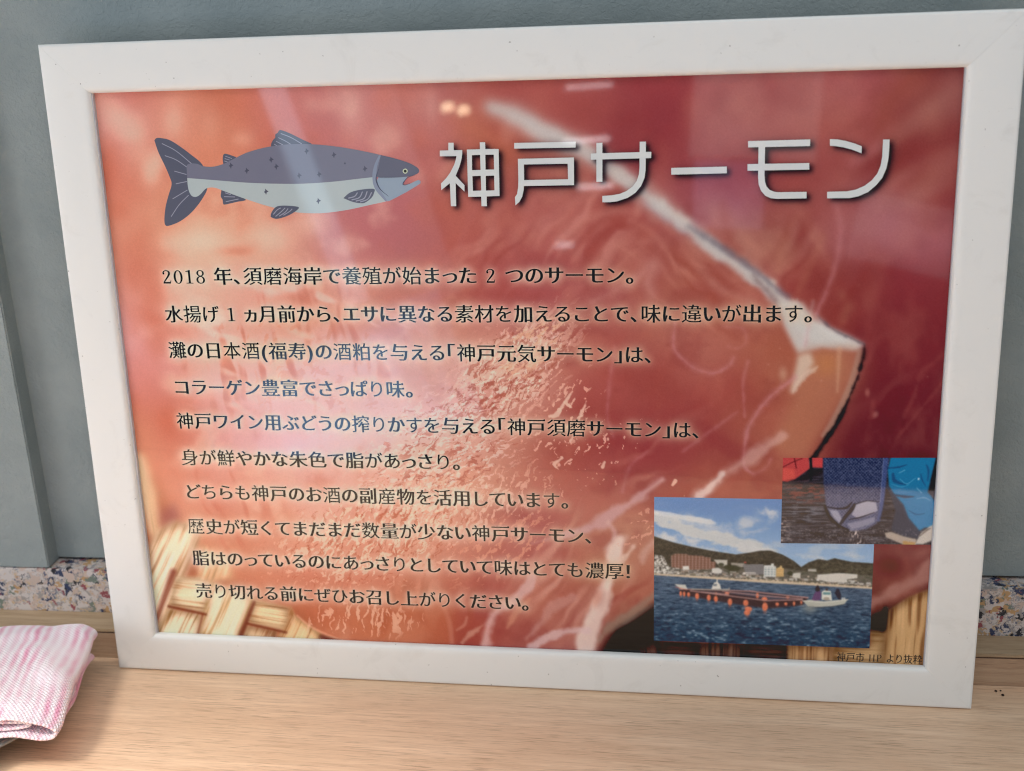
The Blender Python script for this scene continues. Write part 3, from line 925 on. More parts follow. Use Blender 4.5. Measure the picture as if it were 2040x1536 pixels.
cv.line([(1285,402),(1330,440),(1372,468)], [6,8,6], (156,140,150), 7, .45, wob=5)
cv.line([(1372,452),(1420,482),(1490,528),(1570,594)], [6,11,11,8], (98,92,106), 6.0, .7, wob=5)
cv.blob(1540, 560, 12, 9, (196,178,164), .8, .6, .2, .5); cv.blob(1582, 602, 16, 10, (196,180,166), .7, .6, .2, .5)
cv.line([(1500,548),(1545,600),(1570,640),(1600,690)], [7,10,14,8], (110,82,84), 7, .6, wob=4)
cv.poly([(1548,600),(1600,604),(1622,640),(1660,664),(1716,686),(1700,700),(1640,694),(1590,706),(1562,650)], (194,190,184), 4, .92)
cv.poly([(1622,622),(1650,650),(1690,668),(1722,686),(1716,694),(1660,676),(1630,650)], (202,200,196), 2.5, .8)
cv.line([(1600,690),(1612,640),(1620,600)], [10,8,5], (206,196,196), 5, .4)
cv.line([(1628,628),(1660,656),(1722,686)], [3,4,5], (82,76,88), 2.6, .7, wob=3)
# tan tip of the fillet and its black skin
cv.poly([(1590,702),(1640,694),(1700,692),(1716,700),(1700,760),(1680,800),(1640,860),(1600,915),(1560,912),(1540,880),(1580,800)], (176,108,80), 8, .75)
cv.blob(1645, 725, 46, 40, (186,116,70), .7)
cv.line([(1712,700),(1700,750),(1685,790),(1660,840),(1640,868)], [10,12,14,14,8], (172,140,120), 4, .6)
cv.line([(1722,688),(1720,712),(1708,752),(1692,792),(1668,842),(1644,878),(1618,916)], [4,6,5,6,8,10,13], (30,24,28), 2.6, .92, wob=4)
cv.poly([(1586,730),(1590,708),(1615,702),(1622,724),(1600,748),(1578,786),(1574,780)], (206,188,168), 3, .8)
cv.line([(1628,732),(1600,750),(1580,780)], [6,12,8], (214,196,176), 4, .6, wob=5)
cv.blob(1560, 745, 14, 22, (196,150,122), .6)
cv.line([(1672,695),(1670,740),(1668,780)], [10,7,4], (206,160,126), 4, .45)
# thin pale veins
vein = (196,128,132)
for pts, w, a in [([(1664,400),(1674,450),(1670,505),(1658,550),(1642,590),(1626,625)], 4.5, .75), ([(1626,625),(1612,650),(1604,690)], 4, .35),
                  ([(1584,752),(1540,786),(1510,820),(1490,855),(1482,900),(1484,930),(1500,944)], [6,6,5,5,4,3,3], .75), ([(1500,944),(1516,938),(1528,930),(1536,915)], 3, .4),
                  ([(1345,640),(1342,690),(1360,715),(1390,737),(1420,743),(1450,730),(1462,712)], [3,4,4,5,4,4,3], .6), ([(1440,650),(1480,655),(1486,680),(1470,694),(1450,690)], 3, .35),
                  ([(1690,327),(1725,310),(1750,292)], [3,5,6], .75), ([(1752,290),(1762,265),(1780,250)], [3,4,3], .5), ([(1490,720),(1480,760),(1482,800),(1484,830)], [3,3,3,2], .4),
                  ([(1360,900),(1400,870),(1470,820)], [3,4,3], .35), ([(1225,690),(1215,760),(1210,830),(1222,870)], [4,4,3,3], .35), ([(1240,980),(1255,930),(1290,900)], [3,4,3], .35)]:
    cv.line(pts, np.array(w) * 2.6, vein, 5, a * .3, wob=3)
    cv.line(pts, w, vein, 3.0, a * .62, wob=3.5)
# maroon ground right of the tip
for pts, w in [([(1890,700),(1840,740),(1820,790),(1800,830)], [7,8,6,4]), ([(1880,760),(1830,820),(1790,870)], [5,6,4]), ([(1740,800),(1735,830)], [7,8])]:
    cv.line(pts, w, (150,70,66), 4, .35, wob=5)
cv.blob(1728, 782, 8, 14, (176,104,92), .7); cv.blob(1744, 826, 9, 12, (170,104,96), .7, .5)
for i in range(60):
    x, y = RNG.uniform(1520, 1890), RNG.uniform(180, 890)
    cv_a = RNG.uniform(.25, .6)
    if i % 3 == 0:
        cv.blob(x, y, RNG.uniform(2, 3.5), RNG.uniform(2, 4), (196,140,120), cv_a)
# white fat lines lower middle
fat = (206,176,168)
cv.line([(1560,868),(1500,910),(1450,940),(1420,968),(1392,990)], [8,24,20,18,22], (204,160,150), 9, .6, wob=10)
cv.line([(1440,945),(1415,970),(1395,988)], [10,12,16], (228,206,196), 4, .7, wob=6)
cv.line([(1320,955),(1270,992),(1225,1020),(1190,1046),(1140,1062),(1060,1082)], [12,13,16,20,12,4], (200,158,160), 6, .7, wob=9)
cv.line([(1212,1040),(1224,1060),(1222,1075)], [8,10,8], (206,164,160), 4, .6)
cv.line([(1235,1076),(1222,1110),(1212,1150),(1204,1190),(1184,1230),(1168,1270),(1160,1300)], [22,28,18,18,26,40,34], (226,202,190), 8, .85, wob=14)
cv.line([(1262,1090),(1230,1130),(1208,1170)], [10,12,8], (224,200,184), 4, .6, wob=6)
cv.line([(1300,1080),(1285,1100),(1280,1120)], [12,16,10], (206,168,156), 6, .5, wob=5)
cv.line([(1062,1150),(1050,1170),(1020,1198),(985,1222),(972,1250),(964,1290)], [18,16,18,16,18,24], (214,172,166), 7, .75, wob=10)
cv.line([(1055,1195),(1030,1220),(1010,1250)], [8,14,6], (206,140,112), 4, .6, wob=4)
cv.line([(1140,1190),(1100,1210),(1080,1240),(1050,1270)], [14,22,10,8], (202,150,140), 6, .5, wob=5)
cv.line([(1060,1290),(1090,1270),(1130,1258),(1170,1256)], [18,16,14,14], (214,180,178), 5, .75, wob=5)
cv.line([(1110,1070),(1075,1090),(1060,1120)], [10,10,6], (198,130,116), 5, .5)
cv.poly([(1186,1185),(1196,1172),(1200,1180),(1196,1200),(1184,1212),(1178,1200)], (222,168,146), 2.5, .8)
cv.blob(1195, 1192, 24, 34, (160,78,70), .25)
cv.line([(880,1200),(895,1240),(900,1280)], [6,10,8], (208,146,128), 4, .45)
cv.line([(920,1280),(940,1262),(962,1246)], [6,10,6], (212,156,132), 3, .6, wob=4)
cv.line([(910,1255),(925,1245),(930,1230)], [4,6,4], (206,146,124), 3, .5)
# dark skin and shade at the lower end of the fillet
cv.poly([(1310,1195),(1270,1225),(1225,1250),(1200,1290),(1190,1310),(1320,1310)], (46,34,30), 6, .95)
cv.line([(1310,1180),(1255,1225),(1215,1248),(1195,1275)], [10,18,14,10], (150,126,108), 6, .7, wob=4)
cv.line([(1300,1205),(1260,1232),(1230,1250)], [6,6,5], (116,96,86), 4, .6)
# lower right piece of flesh
cv.line([(1870,1120),(1820,1160),(1770,1185),(1735,1200)], [40,28,24,20], (176,124,112), 9, .7, wob=8)
cv.blob(1775, 1128, 46, 36, (96,34,38), .7, .5); cv.blob(1840, 1100, 40, 20, (150,92,84), .6, -.4)
cv.poly([(1738,1225),(1800,1200),(1870,1172),(1870,1230),(1738,1262)], (40,24,22), 7, .9)
# bamboo basket
def strip(poly, ang, base, dark, period, soft=1.5, k=0, alpha=1.0, edge_dark=.35):
    a = cv.poly(poly, None, soft)
    c, s = math.cos(ang), math.sin(ang)
    across = -PX * s + PY * c; along = PX * c + PY * s
    across = across + 5 * (fbm(along / 70, across / 70, 2, k) - .5)
    n1 = vnoise(across / period, along / 130, k); n2 = vnoise(across / (period * .36), along / 60, k + 1)
    v = .5 * n1 + .5 * n2
    cv.lay(a * alpha, base)
    cv.lay(a * alpha * sstep(.50, .68, v) * .85, dark)
    cv.lay(a * alpha * sstep(.66, .76, v) * .6, np.array(dark) * .72)
    cv.lay(a * alpha * sstep(.60, .85, 1 - v) * .6, np.minimum(255, np.array(base) + 28))
    if edge_dark:
        e = blur(a, 7) ; cv.lay(a * (1 - sstep(.45, 1.0, e)) * edge_dark * 1.6, np.array(dark) * .75)
        cv.lay(a * sstep(.8, 1.0, e) * .25, np.minimum(255, np.array(base) + 16))
cv.poly([(250,960),(300,940),(350,1030),(420,1120),(470,1160),(600,1200),(650,1290),(280,1290)], (176,98,66), 12, .8)
cv.poly([(318,1020),(350,1000),(360,1030),(345,1060),(320,1050)], (150,84,84), 8, .6)
st_, dk_ = (236,208,174), (196,140,92)
strip([(255,900),(286,905),(310,985),(315,1060),(300,1070),(270,990)], 1.35, (234,204,164), (214,166,116), 9, 6, 0, .8, 0)
strip([(296,1090),(312,1062),(345,1040),(398,1050),(388,1092),(362,1158),(336,1228),(318,1256),(300,1262),(290,1180)], 1.98, st_, dk_, 5.0, 7, 1)
strip([(352,1150),(400,1150),(422,1165),(412,1206),(408,1222),(340,1206),(344,1175)], .12, (230,202,162), (190,136,92), 5.5, 4, 2)
strip([(400,1090),(452,1110),(462,1150),(420,1160),(395,1150)], 1.9, (236,204,158), (214,156,106), 6, 7, 3, .7, 0)
strip([(420,1160),(505,1190),(498,1215),(472,1275),(394,1270),(408,1220)], 1.98, st_, (200,148,88), 6.5, 3, 4)
strip([(508,1194),(578,1212),(572,1256),(492,1240)], .14, (230,198,152), (184,124,78), 5.0, 3, 5)
strip([(336,1214),(402,1224),(396,1270),(306,1262)], 2.0, st_, (186,132,80), 6.0, 3, 6)
strip([(578,1206),(588,1226),(640,1262),(640,1290),(548,1276),(572,1240)], 2.0, (228,184,134), (184,116,66), 5.0, 2, 7)
strip([(490,1246),(552,1258),(545,1280),(480,1275)], 2.0, (216,178,136), (160,100,62), 5.0, 1.6, 1)
cv.line([(336,1208),(410,1224)], 5, (120,58,40), 2.5, .8); cv.line([(345,1140),(310,1240)], [14,8], (130,62,48), 5, .7)
cv.line([(506,1200),(480,1264)], [7,10], (116,56,40), 3, .8); cv.line([(492,1242),(570,1260)], 5, (120,60,42), 2, .8)
cv.line([(404,1224),(392,1270)], 4, (132,70,48), 2, .7)
strip([(1868,1168),(1868,1360),(1750,1360),(1764,1262),(1772,1216),(1812,1190)], 1.65, (196,152,100), (120,72,38), 7.5, 2, 0)
strip([(1735,1256),(1764,1254),(1756,1360),(1640,1360),(1660,1286),(1734,1288)], .05, (190,150,102), (140,96,56), 7, 1.5, 2)
strip([(1566,1284),(1662,1288),(1656,1360),(1560,1360)], 1.6, (196,150,100), (112,66,38), 7, 1.5, 3)
strip([(1480,1282),(1568,1284),(1566,1350),(1480,1350)], .05, (96,66,54), (58,38,32), 5, 1.5, 4)
strip([(1390,1280),(1482,1282),(1482,1350),(1390,1350)], 1.6, (116,82,64), (58,38,32), 6, 2, 5)
strip([(1318,1278),(1392,1280),(1392,1350),(1300,1350)], .05, (88,60,50), (54,36,30), 5, 2, 6)
strip([(1270,1292),(1320,1276),(1318,1320),(1260,1320)], 1.4, (112,76,62), (56,36,32), 5, 3, 7)
cv.line([(1764,1212),(1758,1252)], [8,14], (34,20,18), 5, .7); cv.poly([(1736,1226),(1764,1222),(1762,1256),(1734,1256)], (28,16,16), 3, .9)
# edge of the fillet over the basket, lower left
cv.poly([(560,1200),(600,1215),(625,1235),(660,1258),(690,1275),(700,1300),(900,1300),(900,1190)], (192,104,72), 10, .55)
cv.line([(592,1226),(615,1246),(650,1264),(690,1280)], [3,4,5,6], (226,160,124), 2, .7)
cv.line([(640,1268),(700,1290)], [8,12], (96,52,44), 4, .7)

# the old photograph is sharp only at the front of the fillet
for rad, lo, hi in ((2, 330, 700), (4, 180, 430)):
    sm_ = blur(cv.rgb, rad)
    m_ = (1 - sstep(lo, hi, PY - .25 * np.clip(PX - 1250, 0, 500)))[..., None]
    cv.rgb = cv.rgb * (1 - m_) + sm_ * m_
sm_ = blur(cv.rgb, 3); m_ = ((1 - sstep(300, 460, PX)) * (1 - sstep(980, 1110, PY)))[..., None]
cv.rgb = cv.rgb * (1 - m_) + sm_ * m_
cv.rgb = cv.rgb * .5 + blur(cv.rgb, 1) * .5
# wet glitter of the cut flesh: crisp crinkled highlights
def glitter(mask, ang, su, sv, thr, col, amt, k, soft=.06):
    jj, ii = np.nonzero(mask > .01)
    j0, j1, i0, i1 = jj.min(), jj.max() + 1, ii.min(), ii.max() + 1
    x, y, m = PX[j0:j1, i0:i1], PY[j0:j1, i0:i1], mask[j0:j1, i0:i1]
    u, v = rot(x, y, ang)
    u = u + 9 * (fbm(x / 16, y / 16, 2, k) - .5) * 2; v = v + 7 * (fbm(x / 14 + 40, y / 14, 2, k + 2) - .5) * 2
    nn = fbm(u / su, v / sv, 3, k, .55)
    a = sstep(thr, thr + soft, nn + 0.22 * (m - 1))
    cv.lay_in(i0, i1, j0, j1, a * m.clip(0, 1) * amt, col)
mA = ell(1010, 750, 250, 130, -.75)
mB = ell(880, 900, 250, 170, -.5)
mC = ell(760, 1060, 330, 150, -.3)
mD = ell(1130, 700, 150, 50, -.7)
wide = np.clip(mA + mB + mC, 0, 1)
cv.lay(blur(wide, 20) * .22, (232, 180, 156))
glitter(mA, -.75, 24, 6.0, .50, (232, 184, 162), .70, 0)
glitter(mA, -.8, 11, 4.0, .60, (246, 214, 196), .6, 6)
glitter(mA, -.75, 13, 4.2, .57, (160, 66, 50), .62, 3)
glitter(mB, -.45, 14, 4.6, .52, (240, 204, 190), .68, 1)
glitter(mB, -.5, 15, 4.2, .57, (172, 78, 60), .6, 4)
glitter(mC, -.9, 13, 4.4, .53, (244, 200, 172), .70, 2)
glitter(mC, -1.0, 13, 4.2, .57, (182, 78, 48), .58, 5)
glitter(ell(650, 760, 280, 160, 0, .2), -.6, 22, 9, .58, (206, 130, 124), .35, 6)
glitter(ell(900, 1010, 320, 110, -.2), -1.1, 14, 5, .57, (246, 206, 182), .5, 7)
glitter(ell(720, 1235, 190, 60, 0), -1.5, 22, 5.5, .56, (240, 190, 160), .6, 0)
glitter(ell(1060, 690, 140, 70, -.7), -.75, 20, 6, .52, (226, 172, 138), .7, 5)
glitter(ell(1000, 1090, 190, 90, -.4), -.85, 16, 6, .56, (226, 156, 126), .55, 6)
glitter(ell(1110, 830, 170, 110, -.9), -.9, 18, 7, .66, (226, 166, 144), .85, 2, .03)
glitter(ell(1180, 900, 200, 120, -.6), -.8, 12, 6, .70, (230, 170, 150), .8, 4, .03)
glitter(ell(1300, 1040, 160, 60, -.5), -.6, 12, 6, .66, (226, 164, 140), .6, 1, .04)
glitter(ell(600, 650, 300, 60, 0), -1.2, 26, 12, .62, (206, 120, 96), .4, 5, .1)
for pts, w in [([(1125,800),(1110,825),(1095,830)], [3,12,5]), ([(1140,780),(1128,800),(1138,812)], [3,7,3]), ([(1168,800),(1160,820),(1150,845)], [3,6,3]), ([(1120,912),(1105,925),(1112,935)], [3,8,3]), ([(1205,920),(1200,930)], [4,6]), ([(1340,966),(1346,958)], [5,7])]:
    cv.line(pts, w, (228, 178, 156), 1.5, .85, wob=2.5)

# drop shade behind the title, and the pale glow the designer put behind the lettering
def cover(groups):
    m = np.zeros((NY, NX))
    for g in groups:
        m = np.maximum(m, scan([np.stack([(p[:, 0] + 210) / CELL - .5, (148.5 - p[:, 1]) / CELL - .5], 1) for p in g], 0, 0, 1, 1, NX, NY))
    return m
tm = cover(TITLE)
sh = np.roll(tm, (3, 4), (0, 1))
cv.lay(np.clip(blur(sh, 2) * 0.9 + blur(sh, 5) * .7, 0, 1) * .85, (34, 26, 34))
glow = np.zeros((NY, NX))
for grp in LINE_GROUPS:
    P = np.vstack([p for g in grp for p in g])
    j0 = max(0, int((148.5 - P[:, 1].max()) / CELL) - 24); j1 = min(NY, int((148.5 - P[:, 1].min()) / CELL) + 24)
    sub = np.zeros((j1 - j0, NX))
    for g in grp:
        sub = np.maximum(sub, scan([np.stack([(p[:, 0] + 210) / CELL - .5, (148.5 - p[:, 1]) / CELL - .5 - j0], 1) for p in g], 0, 0, 1, 1, NX, j1 - j0))
    gsub = np.clip(np.maximum(blur(sub, 1) * 2.4, blur(sub, 4) * 2.1), 0, 1) * .60 + np.clip(blur(sub, 7) * 2.4, 0, 1) * .40
    glow[j0:j1] = np.maximum(glow[j0:j1], gsub)
gl_r = sstep(900, 1250, PX)[..., None]
gcol = np.array([234, 210, 188]) * (1 - gl_r) + np.array([214, 184, 152]) * gl_r
g = (glow * .92)[..., None]
cv.rgb = cv.rgb * (1 - g) + gcol * g
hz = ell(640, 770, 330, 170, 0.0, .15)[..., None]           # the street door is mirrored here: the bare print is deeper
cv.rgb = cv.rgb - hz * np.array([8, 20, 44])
lum = (cv.rgb @ np.array([.30, .59, .11]))[..., None]
cv.rgb = lum + (cv.rgb - lum) * 0.86
cv.rgb += (RNG.normal(0, 1.2, (NY, NX, 1)))
MAIN = cv

# ---- harbour photograph (lower right inset)
class Inset(Canvas):
    def __init__(self, corners, w, h, nx, ny):
        """corners TL TR BR BL as surveyed; picture coordinates 0..w, 0..h"""
        self.c = np.array([art(*p) for p in corners], float)
        u = (np.arange(nx) + .5) / nx; v = (np.arange(ny) + .5) / ny
        U, V = np.meshgrid(u, v)
        super().__init__(U * w, V * h, lambda p: np.stack([p[:, 0] / w * nx - .5, p[:, 1] / h * ny - .5], 1), w / nx)
        self.w, self.h = w, h
def inset_map(src):
    """projective map from traced detail coordinates to the 0..1 square of an inset"""
    A = []; B = []
    for (x, y), (u, v) in zip(src, ((0, 0), (1, 0), (1, 1), (0, 1))):
        A += [[x, y, 1, 0, 0, 0, -u * x, -u * y], [0, 0, 0, x, y, 1, -v * x, -v * y]]; B += [u, v]
    h = np.append(np.linalg.solve(np.array(A, float), np.array(B, float)), 1).reshape(3, 3)
    def f(pts, w, hh):
        p = np.column_stack([np.array(pts, float), np.ones(len(pts))]) @ h.T
        return np.stack([p[:, 0] / p[:, 2] * w, p[:, 1] / p[:, 2] * hh], 1)
    return f
HC = [(95, 122), (1897, 155), (1845, 1353), (92, 1290)]
hmap = inset_map(HC)
hv = Inset([(1280 + x / 4.08, 960 + y / 4.08) for x, y in HC], 1800, 1200, 560, 374)
T = lambda pts: hmap(pts, 1800, 1200)
X, Y = hv.X, hv.Y
t = sstep(0, 560, Y)[..., None]
hv.rgb = np.array([84, 130, 190]) * (1 - t) + np.array([138, 172, 206]) * t
cl = fbm(X / 150, Y / 60, 5, 1)
hv.lay(sstep(.52, .75, cl) * sstep(30, 200, Y) * .5, (178, 188, 196))
band = np.exp(-((Y - (170 + X * .26 + 160 * (cl - .5))) / 52) ** 2) * (1 - sstep(900, 1150, X)) 
hv.lay(sstep(.25, .7, band * (.5 + cl)) * .95, (186, 190, 190))
hv.lay(sstep(.5, .85, np.exp(-((Y - (125 + X * .15)) / 30) ** 2) * (.6 + .8 * cl) * (1 - sstep(450, 620, X))) * .8, (206, 208, 206))
for x, y, rx, ry, al in [(100, 330, 170, 60, .9), (300, 350, 110, 55, .9), (450, 420, 200, 34, .7), (760, 200, 130, 70, .7), (960, 110, 120, 55, .75), (820, 400, 300, 70, .6), (1300, 460, 240, 26, .5), (1640, 440, 160, 34, .6), (560, 250, 300, 70, .5), (300, 180, 260, 60, .7)]:
    hv.blob(x, y, rx, ry, (196, 198, 198), al, .12, 0, .55)
mount = T([(60,440),(95,440),(250,490),(400,525),(560,558),(760,588),(860,575),(960,557),(1040,556),(1140,590),(1230,640),(1290,690),(1350,652),(1430,625),(1500,637),(1560,618),(1620,632),(1700,648),(1930,664),(1930,900),(60,800)])
a = hv.poly(mount)
nm = fbm(X / 22, Y / 12, 4, 2)
hv.lay(a, (58, 56, 50)); hv.lay(a * sstep(.45, .7, nm) * .6, (82, 77, 62)); hv.lay(a * sstep(.55, .75, 1 - nm) * .6, (40, 40, 36))
near = hv.poly(T([(1290,700),(1400,660),(1560,650),(1900,690),(1900,800),(1300,790)]), None, 8)
hv.lay(near * .6 * sstep(.3, .7, nm), (88, 86, 66))
hv.lay(a * sstep(.5, .62, fbm(X / 8, Y / 6, 3, 6)) * .45, (44, 44, 38)); hv.lay(a * sstep(.56, .7, fbm(X / 9 + 20, Y / 6, 3, 4)) * .4, (104, 100, 80))
# town along the shore
town = hv.poly(T([(90,640),(240,690),(600,690),(820,700),(1150,700),(1420,740),(1900,760),(1890,850),(1300,815),(700,780),(90,748)]), None, 3)
n1 = vnoise(X / 17, Y / 11, 3); n2 = vnoise(X / 9 + 30, Y / 7, 4)
hv.lay(town * .75, (112, 108, 98))
hv.lay(town * sstep(.45, .7, fbm(X / 26, Y / 12, 3, 3)) * .7, (70, 74, 60))
HR = np.random.default_rng(21)
for i in range(420):
    u = HR.uniform(0, 1800)
    base_y = np.interp(u, [0, 600, 1000, 1800], [640, 662, 690, 716]) - HR.triangular(0, 8, 78)
    ww = HR.uniform(9, 34); hh = HR.uniform(6, 17)
    colr = [(204, 200, 190), (184, 178, 168), (150, 146, 140), (196, 180, 160), (168, 150, 136), (120, 116, 112), (214, 212, 206)][HR.integers(7)]
    j0, j1, i0, i1 = [int(q) for q in ((base_y - hh) / 1200 * hv.ny, base_y / 1200 * hv.ny + 1, u / 1800 * hv.nx, (u + ww) / 1800 * hv.nx + 1)]
    if j0 < 0 or town[min(j1, hv.ny - 1), min(i0, hv.nx - 1)] < .4: continue
    hv.rgb[j0:j1, i0:i1] = np.array(colr) * HR.uniform(.8, 1.02)
    hv.rgb[j0:j0 + 1, i0:i1] = np.array(colr) * HR.uniform(.45, .75)
    if ww > 18:
        hv.rgb[j0 + 2:j1:2, i0 + 1:i1:2] = np.array(colr) * .62
wl = hv.poly(T([(100,590),(170,600),(215,690),(210,745),(95,735)]))
hv.lay(wl, (150, 146, 138)); hv.lay(wl * (vnoise(X / 10, Y / 10, 5) > .45), (206, 204, 196)); hv.lay(wl * (vnoise(X / 8 + 9, Y / 8, 6) > .68), (70, 66, 60))
br = hv.poly(T([(232,600),(265,582),(365,585),(370,592),(500,600),(505,608),(555,612),(558,645),(596,648),(590,705),(400,712),(236,690)]))
hv.lay(br, (128, 88, 74)); hv.lay(br * (np.sin(X / 4.6) > .2) * .6, (168, 138, 124)); hv.lay(br * (np.sin(Y / 3.0) > .4) * .35, (84, 56, 50))
for pts, col in [([(580,630),(690,632),(690,684),(625,684)], (180,178,168)), ([(720,655),(830,660),(830,690),(725,690)], (150,146,136)), ([(815,668),(985,668),(985,748),(840,748)], (128,128,130)),
                 ([(988,676),(1045,674),(1046,660),(1068,660),(1068,680),(1086,684),(1084,772),(986,768)], (196,200,196)), ([(1088,700),(1115,690),(1120,676),(1132,678),(1136,695),(1150,700),(1148,768),(1086,768)], (204,168,106)),
                 ([(1220,740),(1285,735),(1284,782),(1220,776)], (192,190,180)), ([(328,682),(380,680),(380,712),(330,712)], (206,204,196)), ([(565,700),(620,696),(650,716),(640,742),(566,738)], (200,198,190)),
                 ([(1420,752),(1600,738),(1745,748),(1745,780),(1660,790),(1666,815),(1510,812),(1420,790)], (196,192,182)), ([(1345,705),(1410,706),(1415,728),(1345,724)], (170,166,156)), ([(820,730),(920,732),(922,752),(815,750)], (206,200,190))]:
    hv.poly(T(pts), col)
gr = hv.poly(T([(815,668),(985,668),(985,748),(840,748)])); hv.lay(gr * (np.sin(Y / 2.6) > 0) * .55, (84, 84, 90))
wt = hv.poly(T([(990,690),(1082,694),(1080,766),(988,764)])); hv.lay(wt * (np.sin(Y / 3.0) > .1) * (np.sin(X / 4.2) > -.4) * .75, (104, 130, 140))
yl = hv.poly(T([(1090,706),(1148,706),(1146,764),(1088,764)])); hv.lay(yl * (np.sin(Y / 2.8) > .3) * .5, (150, 110, 62))
for x, y, rx, ry in [(740, 700, 70, 34), (700, 690, 50, 24), (1200, 740, 30, 24), (640, 670, 30, 18)]:
    x, y = T([(x, y)])[0]
    hv.blob(x, y, rx, ry, (56, 60, 44), .9, 0, .6)
x_, y_ = T([(835, 652)])[0]; hv.blob(x_, y_, 14, 8, (206, 80, 70), .9, 0, .5)
# beach and sea
sea = hv.poly(T([(60,752),(92,754),(1000,818),(1875,868),(1900,870),(1870,1400),(60,1400)]))
hv.poly(T([(60,738),(92,740),(700,775),(1150,796),(1880,848),(1880,872),(1000,822),(60,756)]), (196,176,148), 1)
hv.lay(hv.poly(T([(700,776),(1150,796),(1880,846),(1880,853),(1150,804),(700,782)])) * (n2 > .5), (92, 84, 70))
t = sstep(640, 1200, Y)[..., None]
seac = np.array([72, 96, 124]) * (1 - t) + np.array([34, 66, 96]) * t
hv.rgb = hv.rgb * (1 - sea[..., None]) + seac * sea[..., None]
persp = np.clip((Y - 560) / 640, .05, 1.2)
wv = .55 * fbm(X / 52 + .6 * vnoise(X / 40, Y / 20, 6), np.log(np.clip(Y - 470, 30, None)) * 46 + .9 * vnoise(X / 70, Y / 30, 5), 2, 1) + .45 * fbm(X / 24 + 9, np.log(np.clip(Y - 470, 30, None)) * 84, 2, 2)
hv.lay(sea * sstep(.50, .74, wv) * .7, (88, 120, 146)); hv.lay(sea * sstep(.50, .74, 1 - wv) * .75, (16, 36, 60))
hv.lay(sea * sstep(.66, .76, wv) * persp * .7, (150, 176, 190))
hv.lay(sea * sstep(.6, .7, fbm(X / 30, Y / 14, 3, 6)) * .5 * np.exp(-((X - 800) / 230) ** 2 - ((Y - 860) / 90) ** 2), (190, 204, 206))
# floating fish pen
hv.poly(T([(300,872),(380,868),(690,880),(880,880),(1340,935),(1335,965),(1300,1000),(1050,1025),(960,1020),(720,985),(560,958),(310,915)]), (62,40,44), 2, .9)
hv.poly(T([(650,895),(860,890),(1240,945),(1040,958),(900,930)]), (74,78,98), 3, .85)
hv.poly(T([(420,885),(620,890),(640,905),(560,905)]), (80,80,96), 3, .7)
for x, y, rx, ry in [(312,905,13,24),(340,908,13,24),(376,912,16,22),(445,925,20,30),(540,938,20,30),(597,948,20,28),(598,906,16,14),(688,904,22,18),(712,972,22,34),(840,980,26,30),(862,1030,36,24),(850,1060,30,26),(935,920,16,26),(992,950,28,22),(996,1012,28,40),
                     (1180,935,18,13),(1095,990,18,16),(1165,988,16,14),(1232,985,12,20),(1290,975,10,16)]:
    (x0_, y0_), = T([(x, y)])
    hv.blob(x0_, y0_ + ry * .9, rx * .95, ry * 1.0, (160, 84, 68), .45, 0, .2)
    hv.blob(x0_, y0_, rx, ry, (222, 112, 76), .95, 0, .72)
    hv.blob(x0_ - rx * .25, y0_ - ry * .35, rx * .55, ry * .45, (240, 140, 104), .6, 0, .2)
for pts in [[(300,868),(480,872),(860,884),(1345,940)], [(390,882),(640,915),(1010,962),(1300,955)], [(650,886),(1000,925),(1300,948)], [(480,892),(700,912)], [(870,882),(1010,904),(1345,936)]]:
    hv.line(T(pts), 9, (168,128,126), 1.6, .95, curve=False)
for pts in [[(300,874),(480,879),(860,891),(1345,947)], [(390,889),(640,922),(1010,969),(1300,962)]]:
    hv.line(T(pts), 4, (70,46,48), 1.5, .8, curve=False)
# boats and people
hv.poly(T([(260,828),(350,832),(368,868),(320,872)]), (190,190,180)); hv.line(T([(270,850),(360,875)]), 6, (206,90,70), 2, .8)
hv.poly(T([(562,870),(570,838),(585,815),(600,812),(604,790),(612,790),(614,812),(632,832),(640,868),(600,876)]), (206,204,194)); hv.poly(T([(578,828),(606,826),(606,842),(575,844)]), (110,122,130))
hv.poly(T([(400,862),(560,868),(700,866),(708,850),(712,872),(690,880),(400,874)]), (150,146,138), 1)
hv.poly(T([(1300,962),(1370,955),(1480,968),(1672,948),(1640,990),(1560,1005),(1440,1014),(1345,1008)]), (176,178,166)); hv.line(T([(1300,964),(1480,974),(1668,954)]), 6, (206,206,196), 2, .9); hv.line(T([(1350,1010),(1480,1018),(1640,992)]), 5, (70,78,78), 2, .9)
hv.poly(T([(1455,955),(1458,890),(1475,878),(1530,884),(1540,960)]), (210,210,198)); hv.poly(T([(1468,892),(1526,894),(1528,914),(1466,914)]), (92,142,146)); hv.blob(*T([(1495,948)])[0], 34, 20, (150,140,122), .8, 0, .5)
hv.poly(T([(1375,955),(1395,905),(1415,880),(1442,880),(1452,910),(1446,958),(1400,962)]), (96,66,112)); hv.poly(T([(1402,880),(1408,850),(1425,835),(1436,850),(1444,884),(1420,890)]), (44,40,52))
hv.poly(T([(1560,900),(1575,872),(1585,862),(1600,875),(1614,920),(1608,958),(1590,950)]), (42,42,60)); hv.poly(T([(1486,880),(1490,862),(1506,864),(1508,882)]), (70,60,58))
for x in (1625, 1640): hv.blob(*T([(x, 945)])[0], 9, 12, (206,204,194), .9, 0, .5)
hv.lay(sea * np.exp(-((X - 1300) / 60) ** 2 - ((Y - 880) / 40) ** 2) * .6, (150, 152, 140))
lum = (hv.rgb @ np.array([.30, .59, .11]))[..., None]
hv.rgb = blur(lum + (hv.rgb - lum) * .82, 1)
hv.rgb += RNG.normal(0, 4, hv.rgb.shape[:2] + (1,))

